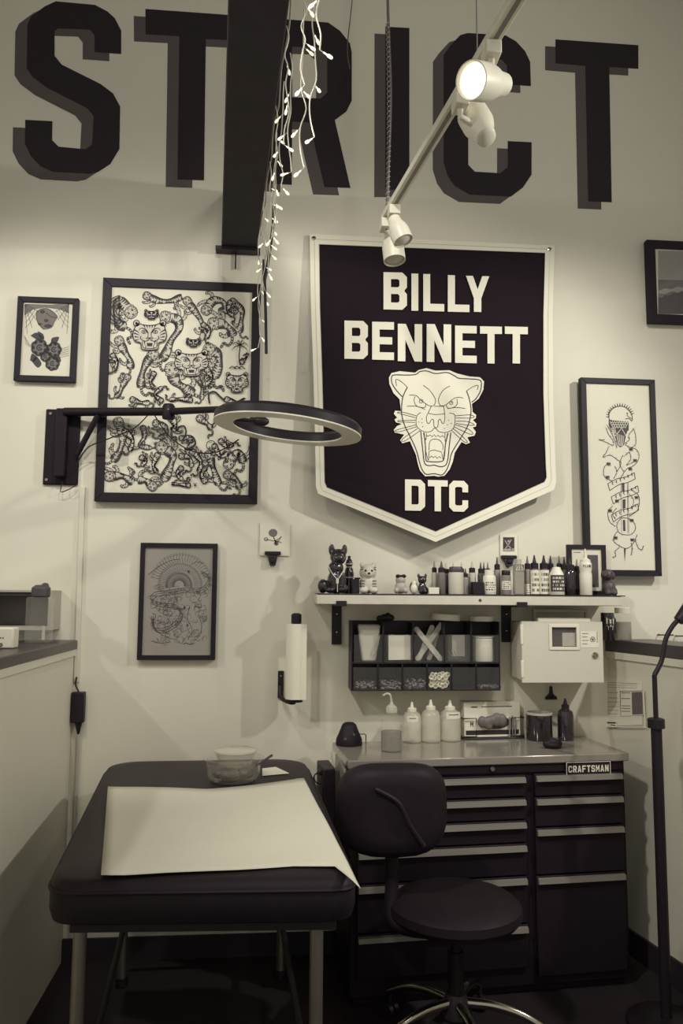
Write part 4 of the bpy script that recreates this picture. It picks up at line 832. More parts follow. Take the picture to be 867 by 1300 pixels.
# bottles on the shelf
def shelf_bottle(px, w, top, Y, label, kind='dropper', body='grey', cap='blk', lab=None, labm='paper', tipm=None, words=None, group='bottles on the shelf'):
    p, k = SI(px, Y); r = w / 2 * k; h = (W(px, 752.8, Y).z - W(px, top, Y).z) * -1; name = {'dropper': 'ink_bottle', 'pill': 'pill_bottle', 'jar': 'jar', 'flat': 'bottle', 'squeeze': 'squeeze_bottle', 'round': 'lotion_bottle'}[kind]
    t = thing(name, label, 'jar' if kind == 'jar' else 'bottle', p, 0, group); q = MB()
    if kind == 'dropper':
        hb = h * .66; q.lathe([(r * .94, 0), (r, .002), (r, hb * .92), (r * .8, hb)], seg=18); q.build('bottle_body', M[body], t)
        MB().lathe([(r * .82, hb * .97), (r * .82, hb + h * .13), (r * .5, hb + h * .15)], seg=16).build('collar', M[cap], t)
        MB().lathe([(r * .45, hb + h * .14), (r * .3, hb + h * .22), (r * .12, h)], seg=12).build('tip', M[tipm or cap], t)
    elif kind == 'jar':
        q.lathe([(r * .95, 0), (r, .003), (r, h * .78), (r * .85, h * .8)], seg=24); q.build('bottle_body', M[body], t)
        MB().lathe([(r * .9, h * .79), (r * .92, h * .8), (r * .92, h * .95), (r * .8, h), (0, h)], seg=24).build('lid', M[cap], t)
    elif kind in ('pill', 'round'):
        s = .72 if kind == 'pill' else .88
        q.lathe([(r * .95, 0), (r, .002), (r, h * .66), (r * .9, h * .76), (r * .55, h * (.8 if kind == 'pill' else .93))], seg=22); q.build('bottle_body', M[body], t)
        MB().lathe([(r * s, h * .79), (r * s, h), (0, h)] if kind == 'pill' else [(r * .6, h * .92), (r * .5, h * .98), (0, h)], seg=20).build('cap', M[cap], t)
    elif kind == 'flat':
        q.box(-r, r, -r * .7, r * .7, 0, h * .86); q.build('bottle_body', M[body], t, bevel=.004)
        MB().lathe([(r * .6, h * .86), (r * .6, h), (0, h)], seg=16).build('cap', M[cap], t)
    elif kind == 'squeeze':
        q.lathe([(r * .95, 0), (r, .002), (r, h * .45), (r * .9, h * .5), (r, h * .55), (r, h * .68), (r * .8, h * .72)], seg=22); q.build('bottle_body', M[body], t)
        MB().lathe([(r * .85, h * .7), (r * .8, h * .76), (r * .3, h * .8), (r * .12, h)], seg=16).build('nozzle', M[cap], t)
    if lab:
        z0, z1 = lab; n = 10; q = MB(); vs = []; rr = r * 1.015
        if kind == 'flat': q.add([(-r * .9, -r * .7 - .0006, h * z0), (r * .9, -r * .7 - .0006, h * z0), (r * .9, -r * .7 - .0006, h * z1), (-r * .9, -r * .7 - .0006, h * z1)], [(0, 1, 2, 3)])
        else:
            for i in range(n + 1):
                a = lerp(-1.25, 1.25, i / n)
                for z in (z0, z1): vs.append((rr * math.sin(a), -rr * math.cos(a), h * z))
            q.add(vs, [(2 * i, 2 * i + 2, 2 * i + 3, 2 * i + 1) for i in range(n)])
        lb = q.build('label', M[labm], t)
        ik = Ink(lambda x, y: Vector((rr * 1.01 * math.sin(x), -rr * 1.01 * math.cos(x) if kind != 'flat' else -r * .7 - .001, h * lerp(z1, z0, y))) + p)
        if words:
            L_ = len(words); wd_ = 1.5 / L_
            for i, ch in enumerate(words): glyph(ik, ch, -.75 + wd_ * (i + .1), -.75 + wd_ * (i + .9), .12, .88)
        else:
            R_ = random.Random(int(px))
            for j in range(4):
                x = -.85
                while x < .7: l = R_.uniform(.15, .5); ik.fill([(x, .12 + .22 * j), (min(x + l, .85), .12 + .22 * j), (min(x + l, .85), .24 + .22 * j), (x, .24 + .22 * j)]); x += l + .12
        ik.build('label_print', M['ink' if labm == 'paper' else 'paper'], lb)
    return t
shelf_bottle(551.5, 7.5, 711, -.12, 'thin pale ink bottle with dark collar, first in the row of bottles', body='lgrey', tipm='grey')
shelf_bottle(560.5, 10, 711, -.15, 'dark grey ink bottle second in the row of bottles', body='midgrey', tipm='dgrey')
shelf_bottle(566.5, 9, 713, -.10, 'dark grey ink bottle with pale tip behind the dark grey one', body='midgrey', tipm='lgrey')
shelf_bottle(575.5, 8, 713, -.07, 'ink bottle with pale tip mostly hidden behind the wide white jar', body='lgrey', tipm='lgrey')
shelf_bottle(579, 19, 718, -.15, 'wide white jar with dark lid among the ink bottles', 'jar', 'cream2', 'dgrey')
shelf_bottle(586, 8, 712, -.08, 'ink bottle with grey tip behind the right side of the white jar', body='midgrey', tipm='lgrey')
shelf_bottle(591, 8, 720, -.15, 'short mid grey ink bottle right of the wide white jar', body='grey', tipm='dgrey')
shelf_bottle(599.5, 9.5, 711, -.12, 'light grey ink bottle behind the dark cube', body='lgrey', tipm='lgrey')
shelf_bottle(610.5, 8, 712, -.07, 'dark ink bottle behind the cube, left of three dark tips', body='dgrey', tipm='dgrey')
shelf_bottle(614.5, 6, 712, -.11, 'dark ink bottle behind the cube, middle of three dark tips', body='dgrey', tipm='dgrey')
shelf_bottle(619.5, 8, 712, -.07, 'dark ink bottle behind the white pill bottle, right of three dark tips', body='dgrey', tipm='grey')
shelf_bottle(621.5, 16, 721.5, -.16, 'white pill bottle with white cap on the middle of the shelf', 'pill', 'white', 'white', (.12, .55))
shelf_bottle(631.5, 8.5, 705, -.11, 'tall grey ink bottle behind the right bracket, right of the pill bottle', body='grey', tipm='dgrey')
shelf_bottle(642.5, 12, 722, -.15, 'grey bottle with white label and dark cap below the clipped card', 'jar', 'grey', 'blk', (.2, .55))
p, k = SI(606, -.165); o = MB().box(-7 * k, 7 * k, -.02, .02, 0, 15.5 * k).build('black_cube', M['blk'], bevel=.002); o.location = p; tag(o, 'small black box in front of the ink bottles on the shelf', 'box')
p, k = SI(550.5, -.175); o = MB().box(-6.5 * k, 6.5 * k, -.008, .008, 0, 8.2 * k).build('label_box', M['white'], bevel=.001); o.location = p; tag(o, 'tiny white box in front of the first ink bottle on the shelf', 'box')
shelf_bottle(658.5, 12.5, 708, -.15, 'square translucent bottle with dark label right of the clipped card', 'flat', 'amber', 'lgrey', (.66, .84), 'dgrey')
shelf_bottle(670, 8.5, 703.5, -.13, 'slim grey ink bottle with white lower label', body='grey', tipm='midgrey', lab=(.02, .27))
shelf_bottle(679, 12, 702.5, -.14, 'black ink bottle with full white label, left of a pair', body='dgrey', lab=(.02, .62))
shelf_bottle(691, 12.5, 702.5, -.14, 'black ink bottle with full white label, right of a pair', body='dgrey', lab=(.02, .62))
shelf_bottle(699.5, 9, 703, -.08, 'dark ink bottle behind the white lotion bottle, left tip', body='dgrey')
shelf_bottle(707, 18.5, 717, -.16, 'white lotion bottle with a dark square label', 'round', 'white', 'white', (.12, .7), 'dgrey')
shelf_bottle(710.5, 8, 703, -.06, 'dark ink bottle behind the white lotion bottle, middle tip', body='dgrey', tipm='midgrey')
shelf_bottle(717, 8, 704, -.08, 'dark ink bottle behind the white lotion bottle, right tip', body='dgrey')
shelf_bottle(724, 14, 705, -.14, 'glossy black ink bottle left of the white squeeze bottle', body='blkgloss')
shelf_bottle(733, 8, 707, -.11, 'thin dark bottle tucked behind the white squeeze bottle', body='blkgloss', tipm='grey')
shelf_bottle(744, 15, 694, -.17, 'tall white squeeze bottle in front of the small frame', 'squeeze', 'white', 'white', (.585, .655), 'white', words='FLUID')
for o in bpy.data.objects:                           # dark lettering on the white squeeze bottle
    if o.name.startswith('label_print') and o.parent.data.materials[0] == M['white']: o.data.materials[0] = M['ink']

# small frame leaning on the wall
p, k = SI(745.5, -.075)
t = thing('small_picture_frame', 'small black frame with a dark photo standing on the shelf behind the squeeze bottle', 'picture', p)
w_, h_ = 24.5 * k, 62 * k; e = 5.4 * k
for a in (((-w_, 0), (w_, 0), (w_ - e, e), (-w_ + e, e)), ((w_, 0), (w_, h_), (w_ - e, h_ - e), (w_ - e, e)), ((w_, h_), (-w_, h_), (-w_ + e, h_ - e), (w_ - e, h_ - e)), ((-w_, h_), (-w_, 0), (-w_ + e, e), (-w_ + e, h_ - e))):
    m = MB(); m.hexa([(x, .012, z) for x, z in a], [(x, -.006, z) for x, z in a]); m.build('frame_bar', M['frame'], t)
pr = MB().box(-w_ + e, w_ - e, 0, .01, e, h_ - e).build('print', M['paper'], t)
MB().box(w_ * .05, w_ * .6, -.0007, 0, h_ * .16, h_ * .8).build('photo', mat('print_dark', .12, .8, 0, .5, 90), pr)
MB().box(-w_ * .65, -w_ * .3, -.0007, 0, h_ * .84, h_ * .855).build('caption_line', M['ink2'], pr)
MB().box(-w_ + e, w_ - e, -.003, -.002, e, h_ - e).build('glass', M['glass'], t)

# figurines
def figure(name, label, px, Y, balls, m, vox=.0022, cat='figurine'):
    p, k = SI(px, Y); t = thing(name, label, cat, p); q = MB()
    for x, z, rx, rz, *ry in balls:
        ry_ = (ry[0] if ry else rx); dy = ry[1] if len(ry) > 1 else 0; q.ell((x * k, dy * k, z * k), (rx * k, ry_ * k, rz * k), 14, 10)
    q.build('body', m, t, remesh=vox); return t, k
dog, k = figure('dog_figurine', 'glossy black sitting dog figurine wearing a pale chain at the left end of the shelf', 424, -.15, [(3, 15, 12, 16, 11), (2, 32, 10, 9, 9), (5, 46, 10.5, 10.5, 10), (5, 44, 7, 6, 6, -8), (-14, 9, 7, 9, 8), (-5, 4, 7, 4, 8, -6), (9, 5, 6, 5, 7, -8), (12, 6, 6, 6, 8), (-3.5, 55, 4, 7.5, 2.5), (13, 55, 3.6, 7, 2.5), (9, 15, 4.5, 13, 4, -8), (0, 15, 4.5, 13, 4, -8)], M['blkgloss'])
for s in (1.5, 9): MB().ell((s * k, -13 * k * .72, 48 * k), (1.4 * k, 1 * k, 1.4 * k), 10, 7).build('eye', M['lgrey'], dog)
MB().tube(smoothline([(-8 * k, -7 * k, 34 * k), (-4 * k, -11 * k, 26 * k), (3 * k, -13.5 * k, 18 * k), (9 * k, -12 * k, 25 * k), (14.5 * k, -8 * k, 34 * k)]), .55 * k).build('chain', M['tagm'], dog)
MB().box(1.2 * k, 4.8 * k, -15 * k, -13.5 * k, 12 * k, 19 * k).build('tag', M['tagm'], dog, bevel=.001)
MB().rod((3 * k, -14.4 * k, 12 * k), (3 * k, -16 * k, 1.4 * k), .4 * k).build('chain_tail', M['tagm'], dog)
p, k = SI(443, -.1); t = thing('gourd_bottle', 'small black gourd shaped bottle with pale painted bands behind the dog figurine', 'bottle', p)
MB().lathe([(6 * k, 0), (6.3 * k, 10 * k), (5.2 * k, 17 * k), (6.4 * k, 24 * k), (5 * k, 31 * k), (3.4 * k, 33 * k), (5 * k, 37 * k), (3.5 * k, 42 * k), (1.8 * k, 44 * k), (2.2 * k, 47 * k), (0, 48 * k)], seg=18).build('bottle_body', M['blkgloss'], t)
for z, r_ in ((20, 5.9), (33, 3.6), (37, 5.15)): MB().lathe([(r_ * k, (z - .8) * k), ((r_ + .3) * k, z * k), (r_ * k, (z + .8) * k)], seg=18).build('painted_band', M['lgrey'], t)
q = MB(); p, k = SI(452, -.17); q.box(-5 * k, 4 * k, -.012, .012, 0, 18 * k); q.box(-2 * k, 5.5 * k, -.008, .01, 18 * k, 20 * k); o = q.build('trinket_box', M['blk'], bevel=.002); o.location = p; tag(o, 'little dark trinket box between the dog and the tiger cub figurines', 'box')
cub, k = figure('tiger_cub_figurine', 'pale tiger cub figurine sitting with striped belly on the shelf', 467, -.16, [(0, 12, 10.5, 12, 9), (0, 27, 11, 10.5, 9.5), (-7.5, 36, 3.2, 3.4, 2), (7.5, 36, 3.2, 3.4, 2), (-6, 4, 5.5, 4.5, 6, -7), (7, 4, 5.5, 4.5, 6, -7), (0, 24, 5, 4, 4, -8)], M['cream2'])
for s in (-1, 1):
    MB().ell((s * 4 * k, -8.9 * k, 28.5 * k), (1.3 * k, .9 * k, 1.5 * k), 10, 7).build('eye', M['blk'], cub)
    for z in (30, 32.5): MB().tube([(s * 9.6 * k, -4.5 * k, z * k), (s * 7 * k, -7.6 * k, (z + .5) * k)], .5 * k).build('stripe', M['midgrey'], cub)
    for z in (9, 12.5, 16): MB().tube([(s * 10.4 * k, -2 * k, z * k), (s * 8 * k, -6.6 * k, z * k), (s * 5 * k, -8.6 * k, z * k)], .55 * k).build('stripe', M['grey'], cub)
MB().ell((0, -12 * k, 25 * k), (1.8 * k, .9 * k, 1.2 * k), 10, 7).build('nose', M['blk'], cub)
fig, k = figure('bear_figurine', 'small pale bear figurine with a dark bow on its head', 508.5, -.16, [(0, 8, 7.5, 8, 6.5), (0, 17, 6.5, 6, 6), (-6, 4, 3, 3.5, 4, -3), (6, 4, 3, 3.5, 4, -3), (-4.5, 22, 2, 2.4, 1.5), (4.5, 22, 2, 2.4, 1.5)], M['lgrey'])
q = MB(); q.ell((-3.5 * k, -3.5 * k, 22 * k), (3.2 * k, 1.5 * k, 2.3 * k)); q.ell((3.5 * k, -3.5 * k, 22 * k), (3.2 * k, 1.5 * k, 2.3 * k)); q.ell((0, -4 * k, 22 * k), (1.5 * k, 1.5 * k, 1.6 * k)); q.build('bow', M['blk'], fig)
egg, k = figure('penguin_figurine', 'tiny white rounded figurine with dark back beside the black cat', 525.5, -.165, [(0, 6.5, 4.6, 6.8, 4.5), (0, 13, 3, 3.6, 3)], M['white'])
q = MB(); q.ell((0, 2.4 * k, 8 * k), (5.2 * k, 3.8 * k, 8 * k)); q.build('dark_back', M['blk'], egg)
cat, k = figure('cat_figurine', 'small glossy black cat figurine left of the ink bottles', 536, -.16, [(0, 7, 5.5, 8, 5), (0, 17.5, 5.6, 5, 5), (-4.6, 22.5, 1.7, 3.2, 1.3), (4.4, 22.5, 1.7, 3.2, 1.3), (-2.6, 3, 2, 3.5, 3, -4), (2.6, 3, 2, 3.5, 3, -4), (5.5, 4, 2.2, 5, 2)], M['blkgloss'])
for s in (-2, 2): MB().ell((s * k, -4.6 * k, 18.5 * k), (.8 * k, .5 * k, .8 * k), 8, 6).build('eye', M['lgrey'], cat)
ted, k = figure('poodle_figurine', 'dark curly dog figurine at the right end of the shelf', 773, -.15, [(0, 9, 8, 9.5, 7.5), (-1, 25, 7, 7, 7), (-5, 24, 3.5, 3.5, 4, -5), (5.5, 24, 2.6, 5, 3), (-7, 25, 2.6, 5, 3), (-4, 3, 3.5, 4, 4, -6), (4, 3, 4, 4, 4, -6), (7, 5, 3.5, 4.5, 4)], M['dgrey'])
for s in (-4, 1): MB().ell((s * k, -6.6 * k, 27 * k), (.8 * k, .8 * k, .8 * k), 8, 6).build('eye', M['blkgloss'], ted)
MB().ell((-5.2 * k, -9 * k, 24.6 * k), (1.2 * k, .9 * k, .9 * k), 8, 6).build('nose', M['blkgloss'], ted)

# cards held by clips on the wall
def clip_card(x0, y0, x1, y1, bx0, bx1, by, ty, label, clabel):
    X0, X1, Z0, Z1 = RC(x0, y0, x1, y1, -.006); t = thing('wall_card', label, 'card', ((X0 + X1) / 2, -.006, Z0))
    q = MB(); q.box(X0, X1, -.0065, -.005, Z0, Z1); cd = q.build('card_sheet', M['paper'], t, world=True)
    a0, a1, zb, zt = RC(bx0, by, bx1, by + 4.5, -.02); cx_ = (a0 + a1) / 2; zz = W((bx0 + bx1) / 2, ty, -.02).z
    c_ = thing('wall_clip', clabel, 'clip', (cx_, -.012, zz))
    q = MB(); q.box(a0, a1, -.022, -.0072, zb, zt); q.build('jaw', M['blk'], c_, world=True, bevel=.002)
    q = MB(); q.hexa([(cx_ - .022, -.009, zb), (cx_ + .022, -.009, zb), (cx_ + .022, -.02, zb), (cx_ - .022, -.02, zb)], [(cx_ - .011, -.0, zz), (cx_ + .011, -.0, zz), (cx_ + .012, -.026, zz), (cx_ - .012, -.026, zz)]); q.lathe([(.011, 0), (.013, .008), (.008, .018)], (cx_, -.013, zz + .02), 14, (0, -1, 0)); q.build('spring_body', M['blk'], c_, world=True, bevel=.002)
    return cd
cd = clip_card(330, 664, 368, 705.5, 336, 356.5, 700, 718, 'small white card with a dark rose drawing clipped to the wall', 'black clip on the wall under the rose card')
c = crop(320, 650, 5.2); ik = Ink(lambda x, y: W(x, y, -.0069)); ik.dot(*c([(138, 138)])[0], 5.8, 5.2); ik.dot(*c([(160, 207)])[0], 3.2, 3)
ik.line(c([(140, 160), (150, 185), (160, 215)]), 1.5); ik.line(c([(85, 180), (115, 185), (150, 190), (195, 165)]), 1.1); ik.line(c([(150, 190), (175, 195), (195, 205)]), 1.1); ik.ring(*c([(92, 180)])[0], 2.2, 2, 1.)
ik.line(c([(190, 160), (180, 185), (160, 195)]), .9); ik.build('rose_drawing', M['ink2'], cd)
cd = clip_card(635, 678, 657, 706, 636.5, 656, 705, 719, 'small card with a dark photo clipped to the wall above the shelf', 'black clip on the wall above the ink bottles')
ik = Ink(lambda x, y: W(x, y, -.0069)); ik.fill([(638.5, 682), (653, 682), (653, 700), (638.5, 700)]); o = ik.build('photo', mat('print_clip', .1, .8, 0, .5, 120), cd)
ik = Ink(lambda x, y: W(x, y, -.0071)); ik.line([(641, 686), (645, 692), (650, 698)], 1.2); ik.line([(649, 685), (645, 692), (641, 697)], 1.2); ik.dot(645.5, 687, 1.4); ik.fill([(639, 697), (652.5, 696), (652.5, 699.5), (639, 699.5)]); ik.build('figure_outline', M['ink3'], o)

# ================================================================== ORGANISER under the shelf
OY = -.12; X0, X1, Z0, Z1 = RC(446, 789, 636, 877, OY); X1 -= .004
org = thing('wall_organiser', 'black acrylic wall organiser with two rows of open bins under the shelf', 'organiser', ((X0 + X1) / 2, OY / 2, Z0))
ZM = W(540, 842, OY).z; T = .004
q = MB(); q.box(X0, X1, -.006, -.001, Z0, Z1); q.box(X0, X0 + T, OY, -.0061, Z0, Z1); q.box(X1 - T, X1, OY, -.0061, Z0, Z1); q.box(X0 + T + .0001, X1 - T - .0001, OY, -.0061, Z0, Z0 + T); q.box(X0 + T + .0001, X1 - T - .0001, OY, -.0061, ZM - T / 2, ZM + T)
q.build('case', M['blk'], org, world=True)
c = crop(440, 770, 4.335)
up = [35, 202, 367, 537, 687, 850]; lo = [32, 172, 307, 442, 577, 712, 848]
def ox(v): return W(c([(v, 0)])[0][0], 830, OY).x
for i, v in enumerate(up[1:-1]): MB().box(ox(v) - .003, ox(v) + .003, OY, -.006, ZM + T, Z1 - .004).build('divider', M['blk'], org, world=True)
for v in lo[1:-1]: MB().box(ox(v) - .003, ox(v) + .003, OY, -.006, Z0 + T, ZM - T / 2).build('divider', M['blk'], org, world=True)
for i in range(5):
    a, b = max(ox(up[i]), X0) + .004, min(ox(up[i + 1]), X1) - .004; f = MB(); f.box(a, b, OY + .001, OY + .003, ZM + T, lerp(ZM, Z1, .68)); f.build('front_panel', M['glass'], org, world=True)
for i in range(6):
    a, b = max(ox(lo[i]), X0) + .004, min(ox(lo[i + 1]), X1) - .004; f = MB(); f.box(a, b, OY + .001, OY + .003, Z0 + T, lerp(Z0, ZM, .85)); f.build('front_panel', M['glass'], org, world=True)
def OB(x, y, Y=OY + .03): a = c([(x, y)])[0]; return W(a[0], a[1], Y)
ZU, ZLo = ZM + T + .0005, Z0 + T + .0005
# pouch, gauze, sticks, tub, jar
p = OB(122, 290, -.07); t = thing('paper_pouch', 'folded pale paper pouch in the first upper bin', 'pouch', (p.x, p.y, ZU)); k = mpp(470, 810, -.07); hh = 46 * k
q = MB(); q.hexa([(-9 * k, .02, 0), (9 * k, .02, 0), (8.5 * k, -.02, 0), (-9 * k, -.02, 0)], [(-15 * k, .02, hh), (15 * k, .02, hh), (14.5 * k, -.024, hh * .97), (-15 * k, -.024, hh * .97)]); q.build('pouch_body', M['cream2'], t, bevel=.008, seg=3)
q = MB(); q.add([(14 * k, -.026, hh * .75), (2 * k, -.0265, hh * .25), (3 * k, -.026, hh * .08), (10 * k, -.0255, hh * .35)], [(0, 1, 2, 3)]); q.build('folded_flap', M['lgrey'], t)
p = OB(287, 290, -.07); t = thing('gauze_stack', 'stack of white gauze squares in the second upper bin', 'gauze', (p.x, p.y, ZU)); k = mpp(505, 810, -.07)
for i in range(4):
    q = MB(); a = [-.03, .04, -.06, .02][i]; w_, h_ = 14 * k, 31 * k
    pts = [(-w_, 0.003), (w_, 0.003), (w_ * 1.0, h_), (-w_ * .96, h_)]; ca, sa = math.cos(a), math.sin(a)
    q.solid([(x * ca - z * sa, .02 - .012 * i, x * sa + z * ca + .004) for x, z in pts], (0, -.008, 0)); q.build('gauze_square', M['white'] if i == 3 else M['cream2'], t, smooth=False, bevel=.001)
for i, (a, b) in enumerate((((385, 125), (515, 290)), ((520, 100), (392, 288)), ((470, 115), (400, 285)), ((500, 135), (455, 288)))):
    Yk = OY + .03 + .012 * i; A, B = OB(*a, Yk), OB(*b, Yk); B.z = max(B.z, ZU + .012); d = (A - B).normalized(); n_ = Vector((-d.z, 0, d.x)) * .0105; q = MB(); L_ = []
    for ang in range(0, 181, 30): u = math.radians(ang); L_.append(A + n_ * math.cos(u) + d * .0105 * math.sin(u))
    for ang in range(0, 181, 30): u = math.radians(ang); L_.append(B - n_ * math.cos(u) - d * .0105 * math.sin(u))
    q.solid(L_, (0, .003, 0)); o = q.build('wooden_stick', M['stick'], bevel=.0006, smooth=False)
    tag(o, ['flat wooden stick crossing from upper left to lower right, foremost in the third bin', 'flat wooden stick crossing from upper right to lower left in the third bin', 'flat wooden stick leaning left behind the crossed pair in the third bin', 'flat wooden stick standing behind the others at right of the third bin'][i], 'stick', 'wooden sticks in the third bin')
p = OB(612, 290, -.06); k = mpp(580, 810, -.06); t = thing('clear_tub', 'clear plastic tub holding a pale card in the fourth upper bin', 'tub', (p.x, p.y, ZU))
MB().box(-15 * k, 15 * k, -.03, .03, 0, 33 * k).build('tub_wall', M['clear'], t, bevel=.003); MB().box(-8 * k, 8 * k, -.012, -.008, 6 * k, 32 * k).build('inner_card', M['lgrey'], t)
for i in range(3): A, B = OB(560 + 16 * i, 245, OY + .012), OB(583 + 10 * i, 285, OY + .012); B.z = max(B.z, ZU + .002); tag(MB().rod(A, B, .0016).build('metal_pin', M['chrome']), ['thin metal pin in front of the clear tub, leftmost of three', 'thin metal pin in front of the clear tub, middle of three', 'thin metal pin in front of the clear tub, rightmost of three'][i], 'pin')
p = OB(752, 295, -.065); k = mpp(613, 825, -.065); t = thing('plastic_jar', 'white plastic jar with a faint printed label in the fifth upper bin', 'jar', (p.x, p.y, ZU))
MB().lathe([(12.3 * k, 0), (13 * k, 1 * k), (13 * k, 27 * k), (12 * k, 28 * k), (12 * k, 30 * k)], seg=26).build('jar_body', M['white'], t)
ik = Ink(lambda x, y: Vector((p.x + 13.1 * k * math.sin(x), p.y - 13.1 * k * math.cos(x), ZU + y * k))); 
for j, (a, b) in enumerate(((-.2, .35), (-.4, .6), (-.3, .5))): ik.fill([(a, 17 - 3 * j), (b, 17 - 3 * j), (b, 15.8 - 3 * j), (a, 15.8 - 3 * j)])
ik.build('printed_label', M['ink3'], t)
MB().lathe([(13.4 * k, 29 * k), (13.4 * k, 30.5 * k), (0, 30.5 * k)], seg=26).build('lid', M['cream2'], t)
# small contents of the lower bins
for i, (a, b, top_, m) in enumerate(((45, 165, 418, 'grey'), (180, 300, 412, 'grey'), (318, 435, 405, 'grey'), (718, 840, 438, 'midgrey'))):
    R_ = random.Random(i); A, B = OB(a, 0, -.07).x + .004, OB(b, 0, -.07).x - .004; hz = OB(0, top_, OY).z - ZLo; q = MB()
    for n in range(110):
        x, y, z = R_.uniform(A, B), R_.uniform(OY + .01, -.02), ZLo + .004 + R_.random() ** 1.5 * max(.001, hz - .006); q.ell((x, y, z), (.0055, .0045, .0038), 6, 4)
    o = q.build('ink_caps', M[m]); o['kind'] = 'stuff'; tag(o, ['loose grey ink caps filling the first lower bin', 'loose grey ink caps filling the second lower bin', 'loose grey ink caps filling the third lower bin', 'loose dark caps lying in the last lower bin'][i], 'caps')
k = mpp(556, 862, -.1); n = 0; capme = None
for row in range(4):
    for cl_ in range(5):
        x = 465 + 20 * cl_ + 6 * (row % 2); y = 433 - 20 * row
        P_ = OB(x + rnd.uniform(-2, 2), y + rnd.uniform(-2, 2), OY + .012 + .006 * (row % 2)); P_.z = max(P_.z, ZLo + .0098)
        if capme is None:
            q = MB(); q.lathe([(.0035, 0), (.0095, 0), (.0095, .012), (.0075, .012), (.0075, .003), (.0035, .003)], (0, 0, 0), 14, (0, -1, 0)); o = q.build('ink_cup', M['white']); capme = o
        else: o = capme.copy(); C.objects.link(o)
        o.location = P_; o.rotation_euler = (rnd.uniform(-.3, .3), 0, rnd.uniform(-.4, .4)); tag(o, 'small white ink cup in the heap in the fourth lower bin', 'cup', 'white ink cups in the fourth lower bin')
# lids on top of the organiser
for x, y, w, h, lb in ((545, 82, 36, 10, 'white jar lid tilted on the organiser under the shelf'), (743, 82, 30, 8, 'white jar lid at the right end on top of the organiser')):
    a = c([(x, y)])[0]; Xl = W(a[0], a[1], -.07).x; k = mpp(a[0], 785, -.07); r_ = w / 2 * k
    MB_ = MB(); MB_.lathe([(r_ * .97, 0), (r_, .002), (r_, h * k * .75), (r_ * .95, h * k * .8), (0, h * k * .8)], seg=28); o = MB_.build('jar_cover', M['white']); o.location = (Xl, -.07 if r_ < .06 else -.065, Z1 + .0006); tag(o, lb, 'lid')
    if x < 600: o.rotation_euler = (0, .05, 0); o.location.z += r_ * .05
a = c([(212, 82)])[0]; Xl = W(a[0], a[1], -.06).x; q = MB()
for dx, r_ in ((-.022, .012), (-.005, .015), (.012, .018), (.024, .014)): q.ell((dx, 0, r_ * .9), (.015, .02, r_), 12, 8)
o = q.build('rubber_bundle', M['blk'], remesh=.003); o.location = (Xl, -.06, Z1); tag(o, 'black rubber bundle lying on the left top of the organiser', 'bundle')

# ================================================================== SHARPS CABINET
SHY = -.17; X0, X1, Z0, Z1 = RC(662.5, 789, 765.5, 866.5, SHY)
sc_ = thing('sharps_cabinet', 'cream wall cabinet for sharps with small window and lock', 'cabinet', ((X0 + X1) / 2, SHY / 2, Z0))
c = crop(640, 760, 4.563)
def SQ(x, y, Y=SHY): a = c([(x, y)])[0]; return W(a[0], a[1], Y)
MB().box(X0 + .004, X1 - .004, SHY + .012, -.001, Z0 + .006, Z1 - .003).build('body', M['cream2'], sc_, world=True, bevel=.006)
wa, wb_ = SQ(275, 166), SQ(420, 280)
dr = MB(); o_ = [(X0, Z0), (X1, Z0), (X1, Z1), (X0, Z1)]; i_ = [(wa.x, wb_.z), (wb_.x, wb_.z), (wb_.x, wa.z), (wa.x, wa.z)]
for k_ in range(4):
    j = (k_ + 1) % 4; dr.hexa([(p[0], SHY + .014, p[1]) for p in (o_[k_], o_[j], i_[j], i_[k_])], [(p[0], SHY, p[1]) for p in (o_[k_], o_[j], i_[j], i_[k_])])
door = dr.build('door', M['cream2'], sc_, world=True, bevel=0.)
q = MB(); e = .012
oo = [(wa.x - e, wb_.z - e), (wb_.x + e, wb_.z - e), (wb_.x + e, wa.z + e), (wa.x - e, wa.z + e)]
for k_ in range(4): j = (k_ + 1) % 4; q.hexa([(p[0], SHY, p[1]) for p in (oo[k_], oo[j], i_[j], i_[k_])], [(p[0] , SHY - .004, p[1]) for p in (oo[k_], oo[j], i_[j], i_[k_])])
q.build('window_surround', M['white'], door, world=True, bevel=.001)
MB().box(wa.x, wb_.x, SHY + .009, SHY + .0115, wb_.z, wa.z).build('window_back', M['dgrey'], door, world=True)
MB().box(lerp(wa.x, wb_.x, .45), wb_.x - .002, SHY + .007, SHY + .009, wb_.z + .003, lerp(wb_.z, wa.z, .72)).build('inner_label', M['lgrey'], door, world=True)
MB().box(wa.x, wb_.x, SHY + .002, SHY + .003, wb_.z, wa.z).build('window_pane', M['glass'], door, world=True)
la, lb_ = SQ(442, 190), SQ(548, 283); MB().box(la.x, lb_.x, SHY - .001, SHY, lb_.z, la.z).build('warning_label', M['paper'], door, world=True)
ik = Ink(lambda x, y: SQ(x, y, SHY - .0014))
for a in (90, 210, 330): ik.ring(513 + 7 * math.cos(math.radians(a)), 236 - 7 * math.sin(math.radians(a)), 7, None, 3.5, n=12)
ik.dot(513, 236, 4); ik.ring(513, 236, 15, None, 1.5)
for j in range(4): ik.fill([(452, 200 + 20 * j), (488 - 6 * (j % 2), 200 + 20 * j), (488 - 6 * (j % 2), 204 + 20 * j), (452, 204 + 20 * j)])
for j in range(6): ik.fill([(536, 192 + 11 * j), (542, 192 + 11 * j), (542, 199 + 11 * j), (536, 199 + 11 * j)])
ik.build('label_print', M['ink2'], door)
